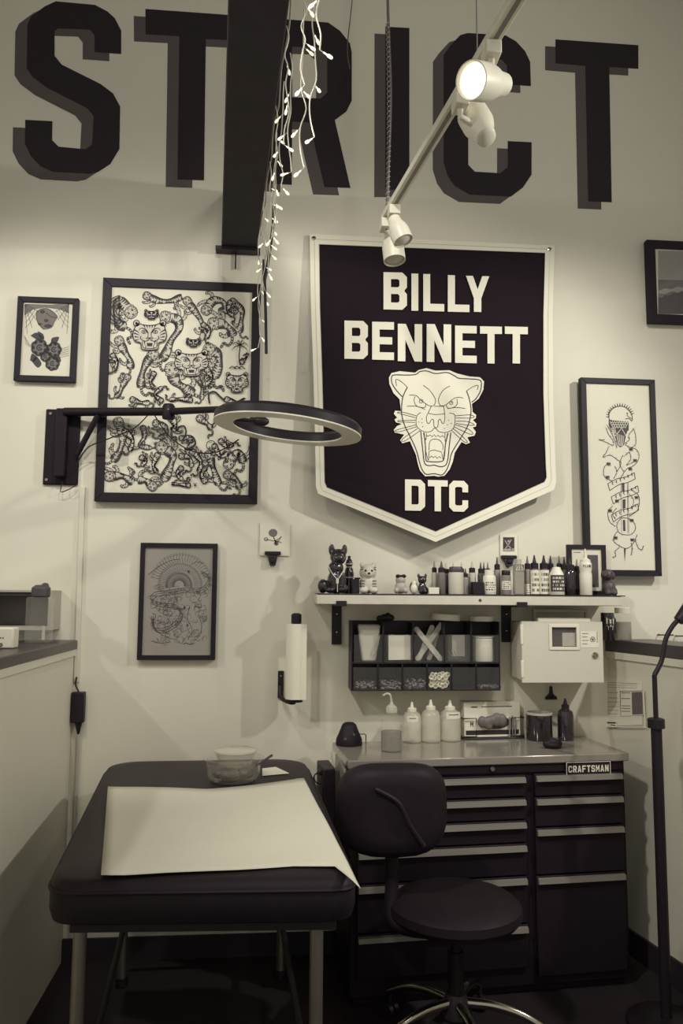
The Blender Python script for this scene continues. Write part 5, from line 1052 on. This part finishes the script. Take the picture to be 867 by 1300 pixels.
MB().lathe([(0, 0), (.013, 0), (.013, .004), (.009, .009), (.004, .009), (.004, .005), (0, .005)], SQ(527, 328), 18, (0, -1, 0)).build('lock', M['chrome'], door, world=True)
MB().box(X0 - .004, X0 + .008, SHY - .002, SHY + .012, lerp(Z0, Z1, .62), lerp(Z0, Z1, .95)).build('hinge', M['white'], sc_, world=True, bevel=.002)
MB().box(X0 - .004, X0 + .008, SHY - .002, SHY + .012, lerp(Z0, Z1, .08), lerp(Z0, Z1, .36)).build('hinge', M['white'], sc_, world=True, bevel=.002)
a, b = SQ(165, 55, -.08), SQ(480, 55, -.08); zt = SQ(300, 60, -.08).z; q = MB()
for s0, s1 in ((a.x, a.x + .012), (b.x - .012, b.x)): q.box(s0, s1, -.09, -.07, Z1 - .004, zt - .0142)
q.box(a.x, b.x, -.09, -.07, zt - .014, zt); q.build('carry_handle', M['lgrey'], sc_, world=True, bevel=.003)
a, b = SQ(190, 125, SHY + .02), SQ(492, 125, SHY + .02); MB().box(a.x, b.x, SHY + .005, SHY + .04, Z1 - .004, Z1 + .014).build('lid_flap', M['white'], sc_, world=True, bevel=.003)
# hook below
k = mpp(700, 880, -.01); a = W(700, 888, -.01); t = thing('wall_hook', 'black triangular wall hook under the sharps cabinet', 'hook', (a.x, -.006, a.z))
q = MB(); q.solid([(x * k, .005, z * k) for x, z in ((-7, 0), (7, 0), (7, 2.5), (5, 4.5), (2, 7), (1.5, 12), (1.2, 16), (-1.2, 16), (-1.5, 12), (-2, 7), (-5, 4.5), (-7, 2.5))], (0, -.012, 0)); q.build('hook_plate', M['blk'], t, bevel=.001, smooth=False)
MB().tube([(0, -.007, 3 * k), (0, -.02, 1.5 * k), (0, -.026, 5 * k)], .003).build('peg', M['blk'], t)

# paper towel roll on its wall holder
RY = -.1; k = mpp(375, 840, RY); zb, zt = W(375, 887, RY).z, W(375, 792, RY).z; cx_ = W(375.5, 840, RY).x
hd = thing('towel_holder', 'black upright wall holder carrying the paper towel roll', 'holder', (cx_, RY, W(375, 893, RY).z))
z0h = W(375, 893, RY).z
q = MB(); q.rod((cx_, RY, z0h + .01), (cx_, RY, zt + .03), .0125, None, 14); q.lathe([(.019, 0), (.021, .005), (.021, .036), (.014, .042), (0, .043)], (cx_, RY, zt + .0006), 18); q.build('spindle', M['blk'], hd, world=True)
q = MB(); q.tube(smoothline([(cx_, RY, z0h + .006), (cx_ - .02, RY + .01, z0h + .003), (cx_ - .05, RY + .05, z0h + .012), (cx_ - .058, -.03, z0h + .03), (cx_ - .058, -.012, z0h + .06)]), .009, 10); q.box(cx_ - .07, cx_ - .046, -.012, -.001, z0h + .01, z0h + .12); q.lathe([(.03, 0), (.03, .006), (.0, .006)], (cx_, RY, z0h + .006), 18)
arm = q.build('bracket_arm', M['blk'], hd, world=True, bevel=.002)
for z in (.035, .1): MB().lathe([(0, 0), (.004, 0), (.003, .002), (0, .0025)], (cx_ - .058, -.012, z0h + z), 10, (0, -1, 0)).build('screw', M['chrome'], arm, world=True)
rl = thing('paper_towel_roll', 'upright white paper towel roll on the wall left of the organiser', 'paper roll', (cx_, RY, zb))
MB().lathe([(.0135, 0), (13 * k, 0), (13 * k, zt - zb), (.0135, zt - zb)], seg=30).build('roll', M['paper'], rl)
MB().box(.02, 13.1 * k, -.0365, -.035, .0, zt - zb).build('loose_end', M['white'], rl)

# ================================================================== RING LIGHT ON WALL ARM
X0, X1, Z0, Z1 = RC(56, 519.5, 100.5, 615.5, -.012)
rgc = FZ(365, 546.5, W(365, 546.5, -.57).z); RR = 94 * mpp(365, 546, -.57)
rl = thing('ring_light', 'unlit ring light on a black swing arm bolted to the back wall', 'ring light', ((X0 + X1) / 2, -.006, Z0))
pl = MB().box(X0, X1, -.012, 0, Z0, Z1).build('wall_plate', M['steel'], rl, world=True, bevel=.005)
for x, z in ((X0 + .02, Z1 - .02), (X0 + .016, Z0 + .02), (lerp(X0, X1, .5), Z0 + .07), (lerp(X0, X1, .5), Z1 - .06), (lerp(X0, X1, .55), Z1 - .02)):
    MB().lathe([(0, 0), (.007, 0), (.006, .004), (0, .005)], (x, -.012, z), 12, (0, -1, 0)).build('bolt', M['chrome'], pl, world=True)
px_ = lerp(X0, X1, .52); MB().box(px_ - .022, px_ + .022, -.05, -.012, Z0 + .03, Z1 - .004).build('pivot_channel', M['steel'], rl, world=True, bevel=.004)
AS = W(82, 523, -.045); J1 = W(214, 522.5, -.12); A2 = W(292, 519, -.38)
q = MB(); q.rod(AS, J1, .018, .017, 14); q.build('first_arm', M['steel'], rl, world=True)
q = MB(); q.rod(J1, A2, .015, .012, 14); q.build('second_arm', M['steel'], rl, world=True)
q = MB(); q.lathe([(.024, -.03), (.026, -.02), (.026, .02), (.02, .03)], J1, 16, (0, 0, 1)); jn = q.build('arm_joint', M['steel'], rl, world=True); MB().lathe([(0, 0), (.004, 0), (0, .003)], J1 + Vector((-.0, -.026, .005)), 8, (0, -1, 0)).build('joint_screw', M['chrome'], jn, world=True)
b0, b1 = W(98, 577, -.03), W(124, 544, -.06); b1 = AS.lerp(J1, .34); MB().rod(b0, b1, .012, None, 10).build('brace', M['steel'], rl, world=True)
tilt = Matrix.Rotation(math.radians(6), 3, 'Y') @ Matrix.Rotation(math.radians(1), 3, 'X')
def RG(prof, seg=64):
    m = MB(); v = []; f = []; n = len(prof)
    for k_ in range(seg):
        a = 2 * PI * k_ / seg
        for r_, z in prof: v.append(rgc + tilt @ Vector((r_ * math.cos(a), r_ * math.sin(a), z)))
    for k_ in range(seg):
        for i in range(n): f.append((k_ * n + i, k_ * n + (i + 1) % n, ((k_ + 1) % seg) * n + (i + 1) % n, ((k_ + 1) % seg) * n + i))
    m.add(v, f); return m
ri = RR * .74
RG([(RR, .004), (RR, .03), (RR - .012, .042), (ri + .012, .042), (ri, .03), (ri, .004), (ri + .004, .004), (ri + .004, .008), (RR - .004, .008), (RR - .004, .004)]).build('ring_housing', M['blk'], rl, world=True)
dfz = RG([(RR + .0005, 0), (RR + .0005, .0045), (RR - .006, .0075), (ri + .006, .0075), (ri - .0005, .0045), (ri - .0005, 0)]).build('diffuser', M['diffuser'], rl, world=True)
inner = rgc + tilt @ Vector((-RR * .8, RR * .3, .05))
q = MB(); q.tube([A2, A2.lerp(inner, .5) + Vector((0, 0, .01)), inner], .013, 10); q.lathe([(.02, -.03), (.022, 0), (.02, .02)], inner, 14); q.build('ring_mount', M['steel'], rl, world=True)
ph = rgc + tilt @ Vector((-ri * .78, ri * .2, .01)); q = MB(); q.rod(rgc + tilt @ Vector((-ri, ri * .12, .02)), rgc + tilt @ Vector((-ri * .55, -ri * .1, .015)), .008); q.ell(rgc + tilt @ Vector((-ri * .5, -ri * .15, .014)), (.03, .014, .018)); q.build('phone_clip', M['blk'], rl, world=True)
q = MB(); q.tube(smoothline([W(98, 587, -.03), W(112, 568, -.06), W(135, 558, -.09), W(168, 545, -.1), W(187, 528, -.12)]), .0026, 6); q.tube(smoothline([W(196, 527, -.12), W(210, 548, -.13), W(226, 563, -.16), W(248, 574, -.22), W(275, 574, -.3), W(303, 558, -.4)]), .0026, 6)
q.tube(smoothline([W(80, 610, -.02), W(77, 624, -.03), W(88, 621, -.03), W(98, 615, -.02)]), .002, 6); q.ell(W(240, 570, -.2), (.02, .006, .006)); q.build('power_cable', M['blk'], rl, world=True)

# white cord cover, adapter brick and cord below it
a, b = W(105, 618, -.006), W(97, 866, -.006); q = MB(); h = Vector((.0105, 0, 0)); q.hexa([b - h + Vector((0, .006, 0)), b + h + Vector((0, .006, 0)), b + h + Vector((0, -.008, 0)), b - h + Vector((0, -.008, 0))], [a - h + Vector((0, .006, 0)), a + h + Vector((0, .006, 0)), a + h + Vector((0, -.008, 0)), a - h + Vector((0, -.008, 0))])
tag(q.build('cord_cover', M['pony'], bevel=.003), 'white vertical cord cover on the wall below the ring light plate', 'cord cover')
X0, X1, Z0, Z1 = RC(88.5, 879, 106.5, 918, -.045); X0 = max(X0, XL + .004); ad = thing('power_adapter', 'black power adapter brick hanging on the wall by the left partition', 'adapter', ((X0 + X1) / 2, -.03, Z0))
MB().box(X0, X1, -.045, -.012, Z0, Z1).build('brick', M['blk'], ad, world=True, bevel=.004)
xm = (X0 + X1) / 2; q = MB(); q.rod((xm + .003, -.028, Z0 + .002), (xm + .004, -.028, Z0 - .05), .015, .004, 12); q.build('strain_relief', M['blk'], ad, world=True)
q = MB(); tp = W(97, 866, -.02); q.tube(smoothline([(tp.x, -.02, tp.z + .02), (tp.x - .002, -.022, tp.z - .01), (xm, -.028, Z1 - .002)]), .0035); q.build('upper_cord', M['blk'], ad, world=True)
q = MB(); q.tube(smoothline([(xm + .004, -.028, Z0 - .045), (xm + .002, -.02, Z0 - .15), (xm + .0, -.012, Z0 - .4), (xm, -.012, .32), (xm, -.012, .12)]), .008); q.build('lower_cord', M['lgrey'], ad, world=True)

# ================================================================== TRACK LIGHTING
TZ = 2.85
tA, tB = FZ(489, 277, TZ), FZ(655, 0, TZ); td = (tA - tB).normalized(); tEnd = tB - td * .9
tr = thing('light_track', 'white suspended lighting track slanting across the view on thin cables', 'light track', (tA.x, tA.y, TZ))
n_ = Vector((td.y, -td.x, 0)) * .0175; q = MB(); za, zb = Vector((0, 0, -.012)), Vector((0, 0, .012))
q.hexa([tA - n_ + za, tA + n_ + za, tEnd + n_ + za, tEnd - n_ + za], [tA - n_ + zb, tA + n_ + zb, tEnd + n_ + zb, tEnd - n_ + zb]); q.build('rail', M['white'], tr, world=True, bevel=.002)
n2 = n_ * .35; q = MB(); zc_ = Vector((0, 0, -.0135)); q.hexa([tA - n2 + zc_, tA + n2 + zc_, tEnd + n2 + zc_, tEnd - n2 + zc_], [tA - n2 + za, tA + n2 + za, tEnd + n2 + za, tEnd - n2 + za]); q.build('slot', M['grey'], tr, world=True)
def tpt(s): return tA + (tEnd - tA) * s
q = MB(); e0 = tA - td * .03
q.tube(smoothline([e0 + Vector((0, 0, .01)), e0 + Vector((.004, 0, .2)), e0 + Vector((.012, 0, .5)), e0 + Vector((.0, 0, .9)), e0 + Vector((0, 0, H_CEIL - TZ))]), .0055, 8); q.build('feed_cable', M['rope'], tr, world=True)
q = MB(); L_ = []
for i in range(260): t_ = i / 259; a = i * .9; L_.append(e0 + Vector((.006 * math.sin(t_ * 3) + .0072 * math.cos(a), .0072 * math.sin(a), .03 + t_ * .75)))
q.tube(L_, .0016, 5); q.build('spiral_cord', M['lgrey'], tr, world=True)
s1 = (FZ(606, 82, TZ) - tA).length / (tEnd - tA).length
for s in (s1, .97): p = tpt(s); MB().rod(p + Vector((0, 0, .01)), (p.x, p.y, H_CEIL), .002, None, 6).build('hang_wire', M['rope'], tr, world=True)
def head(label, s, base_px, face_px, Y, r, ln, lit=False, m='white', adapter=True):
    "lamp head: barrel from its back end to its front face (photo points at depth Y)"
    a, b = W(base_px[0], base_px[1], Y[0]), W(face_px[0], face_px[1], Y[1]); ax = (b - a).normalized(); L_ = (b - a).length; p = tpt(s)
    t = thing('track_lamp', label, 'lamp', (p.x, p.y, TZ))
    if adapter: MB().box(-.02, .02, -.03, .03, -.05, -.0136).build('adapter', M['white'], t, bevel=.003)
    ctr_ = a.lerp(b, .35)
    MB().tube([p + Vector((0, 0, -.05)), Vector((p.x, p.y, max(ctr_.z + .02, p.z - .11))), ctr_], .009, 10).build('stem', M['white'], t, world=True)
    q = MB(); q.lathe([(0, 0), (r * .45, .0), (r * .62, .006), (r * .68, L_ * .25), (r * .9, L_ * .45), (r, L_ * .6), (r, L_), (r * .93, L_), (r * .88, L_ * .9), (r * .5, L_ * .7), (0, L_ * .68)], a, 28, ax); q.build('barrel', M[m], t, world=True)
    q = MB(); q.lathe([(0, 0), (r * .88, 0), (r * .86, .004), (r * .5, .010), (0, .012)], b - ax * L_ * .09, 24, ax); q.build('lens', M['lens'] if lit else M['cream2'], t, world=True)
    if lit:
        l = spot('lamp_light', b + ax * .03, b + ax * 2, 18, 110, .6, .04); l.parent = t; l.location = l.location - t.location
    return t
def ts(px, py): return (FZ(px, py, TZ) - tA).dot((tEnd - tA).normalized()) / (tEnd - tA).length
sa = ts(618, 52); ya = tpt(sa).y; head('lit white track lamp glowing towards the left', sa, (640, 108), (598, 102), (ya + .03, ya - .06), .046, .11, True)
sb = ts(583, 118); yb_ = tpt(sb).y; head('white track lamp pointing away beneath the lit lamp', sb, (618, 176), (600, 146), (yb_ + .0, yb_ + .07), .046, .1)
sc2 = .055; yc = tpt(sc2).y; head('white track lamp tilted to the right at the end of the track', sc2, (499, 276), (512, 306), (yc - .09, yc - .11), .036, .1)
sd = .004; yd = tpt(sd).y; head('white track lamp pointing down in front of the banner top', sd, (496, 290), (501, 331), (yd + .05, yd + .03), .042, .1)
# thin cable of another run
a, b = W(441, 60, -.6), W(447, 0, -.75); q = MB(); d = (b - a); q.tube(smoothline([W(444, 88, -.02), a, b, b + Vector((.02, -.1, .35)), Vector((b.x + .03, b.y - .12, H_CEIL))]), .0022, 6); tag(q.build('thin_cable', M['rope']), 'thin cable hanging from the ceiling right of the string lights', 'cable')

# ================================================================== STRING LIGHTS hanging off the beam
sl = thing('string_lights', 'lit icicle string lights hanging from the dark beam', 'string lights', beam_right(1.0))
R_ = random.Random(21); bulb0 = None
def bulb(p, d):
    global bulb0
    if bulb0 is None:
        q = MB(); q.lathe([(.0018, 0), (.002, .010), (.0036, .012), (.004, .017), (.0034, .022), (.0, .025)], (0, 0, 0), 8); o = q.build('bulb', M['bulb'], sl); bulb0 = o
    else: o = bulb0.copy(); o.parent = sl; C.objects.link(o)
    o.location = p - Vector(sl.location); o.rotation_euler = Vector(d).to_track_quat('Z', 'Y').to_euler()
def strand(t0, off, ln, nb, amp=.008, yoff=0.):
    top_ = beam_right(t0) + Vector((off, yoff, .03)); pts = []
    for i in range(9): u = i / 8; pts.append(top_ + Vector((R_.uniform(-amp, amp), R_.uniform(-amp, amp), -ln * u)))
    S_ = smoothline(pts, 4); MB().tube(S_, .0018, 5).build('strand', M['tagm'], sl, world=True)
    for i in range(nb):
        p = S_[int((i + 1) / nb * (len(S_) - 1))]; a = R_.uniform(0, 6.28); d = Vector((math.cos(a), math.sin(a) * .5, -R_.uniform(.4, 1.2))).normalized()
        MB().tube([p, p + d * .012], .001, 4).build('bulb_lead', M['tagm'], sl, world=True); bulb(p + d * .01, d)
for t0, off, ln, nb in ((.12, .012, .50, 4), (.2, .002, .47, 3), (.32, .016, .36, 3), (.45, .004, .38, 4), (.55, .024, .28, 3), (.68, .008, .40, 4), (.85, .016, .36, 4), (1.0, .004, .42, 4), (1.12, .014, .33, 3), (1.25, .024, .36, 3), (1.36, .006, .34, 3), (1.42, .045, .44, 4), (1.5, .06, .4, 3), (1.55, .03, .3, 3), (1.75, .04, .36, 3)): strand(t0, off, ln, nb)
q = MB(); q.tube(smoothline([beam_right(t_ * .1) + Vector((.008 + .004 * math.sin(t_ * 2), 0, .03 + .012 * math.sin(t_ * 3.1))) for t_ in range(1, 24)], 3), .0025, 5); q.build('trunk_wire', M['tagm'], sl, world=True)
q = MB(); q.tube(smoothline([W(281, 288, -.03), W(293, 294, -.06), W(308, 298, -.1), W(322, 297, -.14)]), .0013, 5); q.build('strand', M['tagm'], sl, world=True)
p = beam_right(.38) + Vector((.045, 0, .02)); q = MB(); q.tube(smoothline([p, p + Vector((-.004, 0, -.1)), p + Vector((-.03, 0, -.3)), W(335, 330, p.y), W(337, 390, p.y), W(338, 449, p.y)], 8), .006, 8, None)
tag(q.build('hanging_cord', M['blk']), 'black cord hanging from the beam past the right side of the tiger picture', 'cord')

# ================================================================== THINGS ON THE PARTITIONS
k = 1; p = FZ(49, 816, ZL1); kk = mpp(49, 790, p.y)
t = thing('water_bottle', 'clear square bottle with dark crumpled cap on the left partition ledge', 'bottle', (max(p.x, XL - .12), p.y, ZL1 + .0005))
MB().box(-15.5 * kk, 15.5 * kk, -.035, .035, 0, 59 * kk).build('bottle_body', M['clear'], t, bevel=.008, seg=3)
q = MB(); q.lathe([(11.5 * kk, 59 * kk), (12 * kk, 61 * kk), (12 * kk, 71 * kk), (7 * kk, 75 * kk)], seg=18); q.ell((5 * kk, 0, 74 * kk), (5 * kk, .012, 4 * kk)); q.ell((-5 * kk, 0, 71 * kk), (7 * kk, .015, 3 * kk)); q.build('cap', M['dgrey'], t, remesh=.003)
MB().box(7 * kk, 11 * kk, -.0364, -.0352, 4 * kk, 22 * kk).build('label', M['lgrey'], t)
p = FZ(8, 823, ZL1); kk = mpp(8, 805, p.y)
t = thing('wipes_box', 'white tub with a small flower mark on the left partition ledge', 'tub', (max(p.x, XL - .14), p.y, ZL1 + .0005)); xo = t.location.x
MB().box(-13 * kk, 12 * kk, -.03, .03, 0, 27 * kk).build('tub_body', M['white'], t, bevel=.006, seg=3)
ik = Ink(lambda x, y: Vector((xo + x * kk, t.location.y - .0306, ZL1 + y * kk)))
for a in range(6): ik.dot(-3.5 + 1.7 * math.cos(a * PI / 3), 5 + 1.7 * math.sin(a * PI / 3), 1.2)
for j in range(3): ik.fill([(-8 + 3 * j, 13), (-6.2 + 3 * j, 13), (-6.2 + 3 * j, 15), (-8 + 3 * j, 15)])
ik.build('flower_mark', M['ink2'], t)
X0, X1, Z0, Z1 = RC(-26, 749, 65, 800, -.14); X1 = min(X1, XL - .03)
cb = thing('wall_cubby', 'white open wall box with dark inside beyond the left partition', 'wall box', ((X0 + X1) / 2, -.07, Z0)); q = MB()
q.box(X0, X1, -.14, -.001, Z1 - .02, Z1); q.box(X0, X1, -.14, -.001, Z0, Z0 + .014); q.box(X0, X0 + .012, -.14, -.001, Z0 + .014, Z1 - .02); q.box(X1 - .012, X1, -.14, -.001, Z0 + .014, Z1 - .02); q.build('shell', M['lgrey'], cb, world=True)
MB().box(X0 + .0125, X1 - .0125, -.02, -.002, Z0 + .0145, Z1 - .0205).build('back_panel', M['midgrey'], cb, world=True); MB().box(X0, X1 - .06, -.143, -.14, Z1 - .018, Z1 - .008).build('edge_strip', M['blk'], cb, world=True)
# right ledge
def RL(px, py): return FZ(px, py, ZR1)
p = RL(790.5, 811); p = RP + RD * .09 + RN * .05; p.z = ZR1 + .0005
pj = onplane(790.5, 800, p, (0, 1, 0)); kk = mpp(790, 795, p.y)
t = thing('lidded_jar', 'clear jar with white lid on the right partition ledge', 'jar', (pj.x, p.y, ZR1 + .0005))
MB().lathe([(9.6 * kk, 0), (10.3 * kk, 1 * kk), (10.3 * kk, 28 * kk), (9 * kk, 32 * kk), (8.4 * kk, 33 * kk)], seg=24).build('jar_body', M['clear'], t)
MB().lathe([(9.5 * kk, .6 * kk), (9.9 * kk, 1.2 * kk), (9.9 * kk, 22 * kk)], seg=24).build('contents', M['amber'], t)
MB().lathe([(9 * kk, 32.5 * kk), (9 * kk, 39 * kk), (8.5 * kk, 39.6 * kk), (0, 39.6 * kk)], seg=24).build('lid', M['white'], t)
pj = onplane(772.5, 800, (0, p.y, 0), (0, 1, 0)); pj.x = max(pj.x, 0)
t = thing('skull_mug', 'black mug with a pale skull print beside the lidded jar', 'mug', (pj.x - .012, p.y - .02, ZR1 + .0005)); r_ = 8 * kk; hm = 33 * kk
MB().lathe([(r_ * .95, 0), (r_, .002), (r_, hm), (r_ * .9, hm), (r_ * .88, hm * .2)], seg=24).build('cup', M['blkgloss'], t)
q = MB(); q.tube(smoothline([(r_ * .9, .01, hm * .85), (r_ * 1.5, .02, hm * .75), (r_ * 1.5, .02, hm * .35), (r_ * .9, .01, hm * .25)]), .004); q.build('handle', M['blkgloss'], t)
o3 = t.location.copy(); ik = Ink(lambda x, y: o3 + Vector((r_ * 1.01 * math.sin(x), -r_ * 1.01 * math.cos(x), hm * y)))
ik.fill([(-.6 + .0, .6), (-.6, .85), (-.25, .95), (.3, .95), (.7, .8), (.65, .6), (.45, .5), (.4, .38), (-.3, .38), (-.35, .5)], [[(-.4, .62), (-.4, .76), (-.1, .76), (-.1, .62)], [(.15, .62), (.15, .76), (.45, .76), (.45, .62)], [(0, .5), (.05, .58), (.1, .5)]])
ik.build('skull_print', M['paper'], t)
# rail on the wall beyond the right partition
for i, (xa, xb, y, lb) in enumerate(((836.5, 855, 806, 'short thin black rail on the wall beyond the right partition'), (859, 900, 807.5, 'longer thin black rail on the wall cut by the right edge'))):
    a, b = W(xa, y, -.03), W(xb, y + .3, -.03); q = MB(); q.rod(a, b, .0032); q.rod(a + Vector((.01, 0, 0)), a + Vector((.01, .03, 0)), .003); q.rod(b - Vector((.01, 0, 0)), b + Vector((-.01, .03, 0)), .003); tag(q.build('wall_rail', M['dgrey']), lb, 'rail')
# papers in a holder on the right partition
c = crop(760, 850, 12.386)
def PW(x, y, d): a = c([(x, y)])[0]; return RW(a[0], a[1], d)
b0 = PW(400, 900, 0); pp = thing('paper_holder', 'stack of printed forms in a clear holder on the right partition', 'paper holder', (b0.x, b0.y, b0.z))
def sheet(name, m, pts, d, th=.002): q = MB(); q.solid([PW(x, y, d) for x, y in pts], RN * th * -1); return q.build(name, m, pp, world=True, smooth=False)
sheet('back_form', M['white'], [(130, 120), (690, 180), (700, 890), (120, 900)], .001)
sh1 = sheet('main_form', M['paper'], [(110, 190), (680, 260), (690, 870), (100, 890)], .004)
sh2 = sheet('small_form', M['white'], [(330, 335), (705, 325), (715, 715), (335, 735)], .007)
sheet('dark_photo', mat('print_grey', .3, .8, 0, .3, 60), [(520, 355), (685, 350), (695, 700), (530, 708)], .0095, .0008)
ik = Ink(lambda x, y: PW(x, y, .0062)); 
for y in (215, 250, 285): ik.line([(140, y - 10), (600, y + 8)], 8, sm=False)
for y in (360, 445, 510, 580, 640, 695): ik.line([(140, y), (310, y + 3)], 10, sm=False)
ik.build('form_lines', M['ink3'], sh1)
ik = Ink(lambda x, y: PW(x, y, .0094)); 
for y in (365, 455, 570, 610, 655): ik.line([(355, y), (495, y + 2)], 12, sm=False)
ik.line([(338, 340), (345, 725)], 9, sm=False); ik.line([(330, 343), (700, 333)], 10, sm=False); ik.build('form_lines', M['ink2'], sh2)
tg_ = sheet('bottom_tag', M['paper'], [(105, 800), (290, 805), (290, 900), (100, 895)], .0075); ik = Ink(lambda x, y: PW(x, y, .0098)); ik.line([(110, 835), (270, 840)], 22, sm=False); ik.line([(190, 870), (265, 885)], 12, sm=False); ik.build('tag_print', M['ink'], tg_)
q = MB()
for L_ in ([(100, 900), (690, 905), (725, 870), (705, 330)],): q.tube(smoothline([PW(x, y, .012) for x, y in L_], 5), .0022, 6)
q.build('clear_rim', M['white'], pp, world=True)
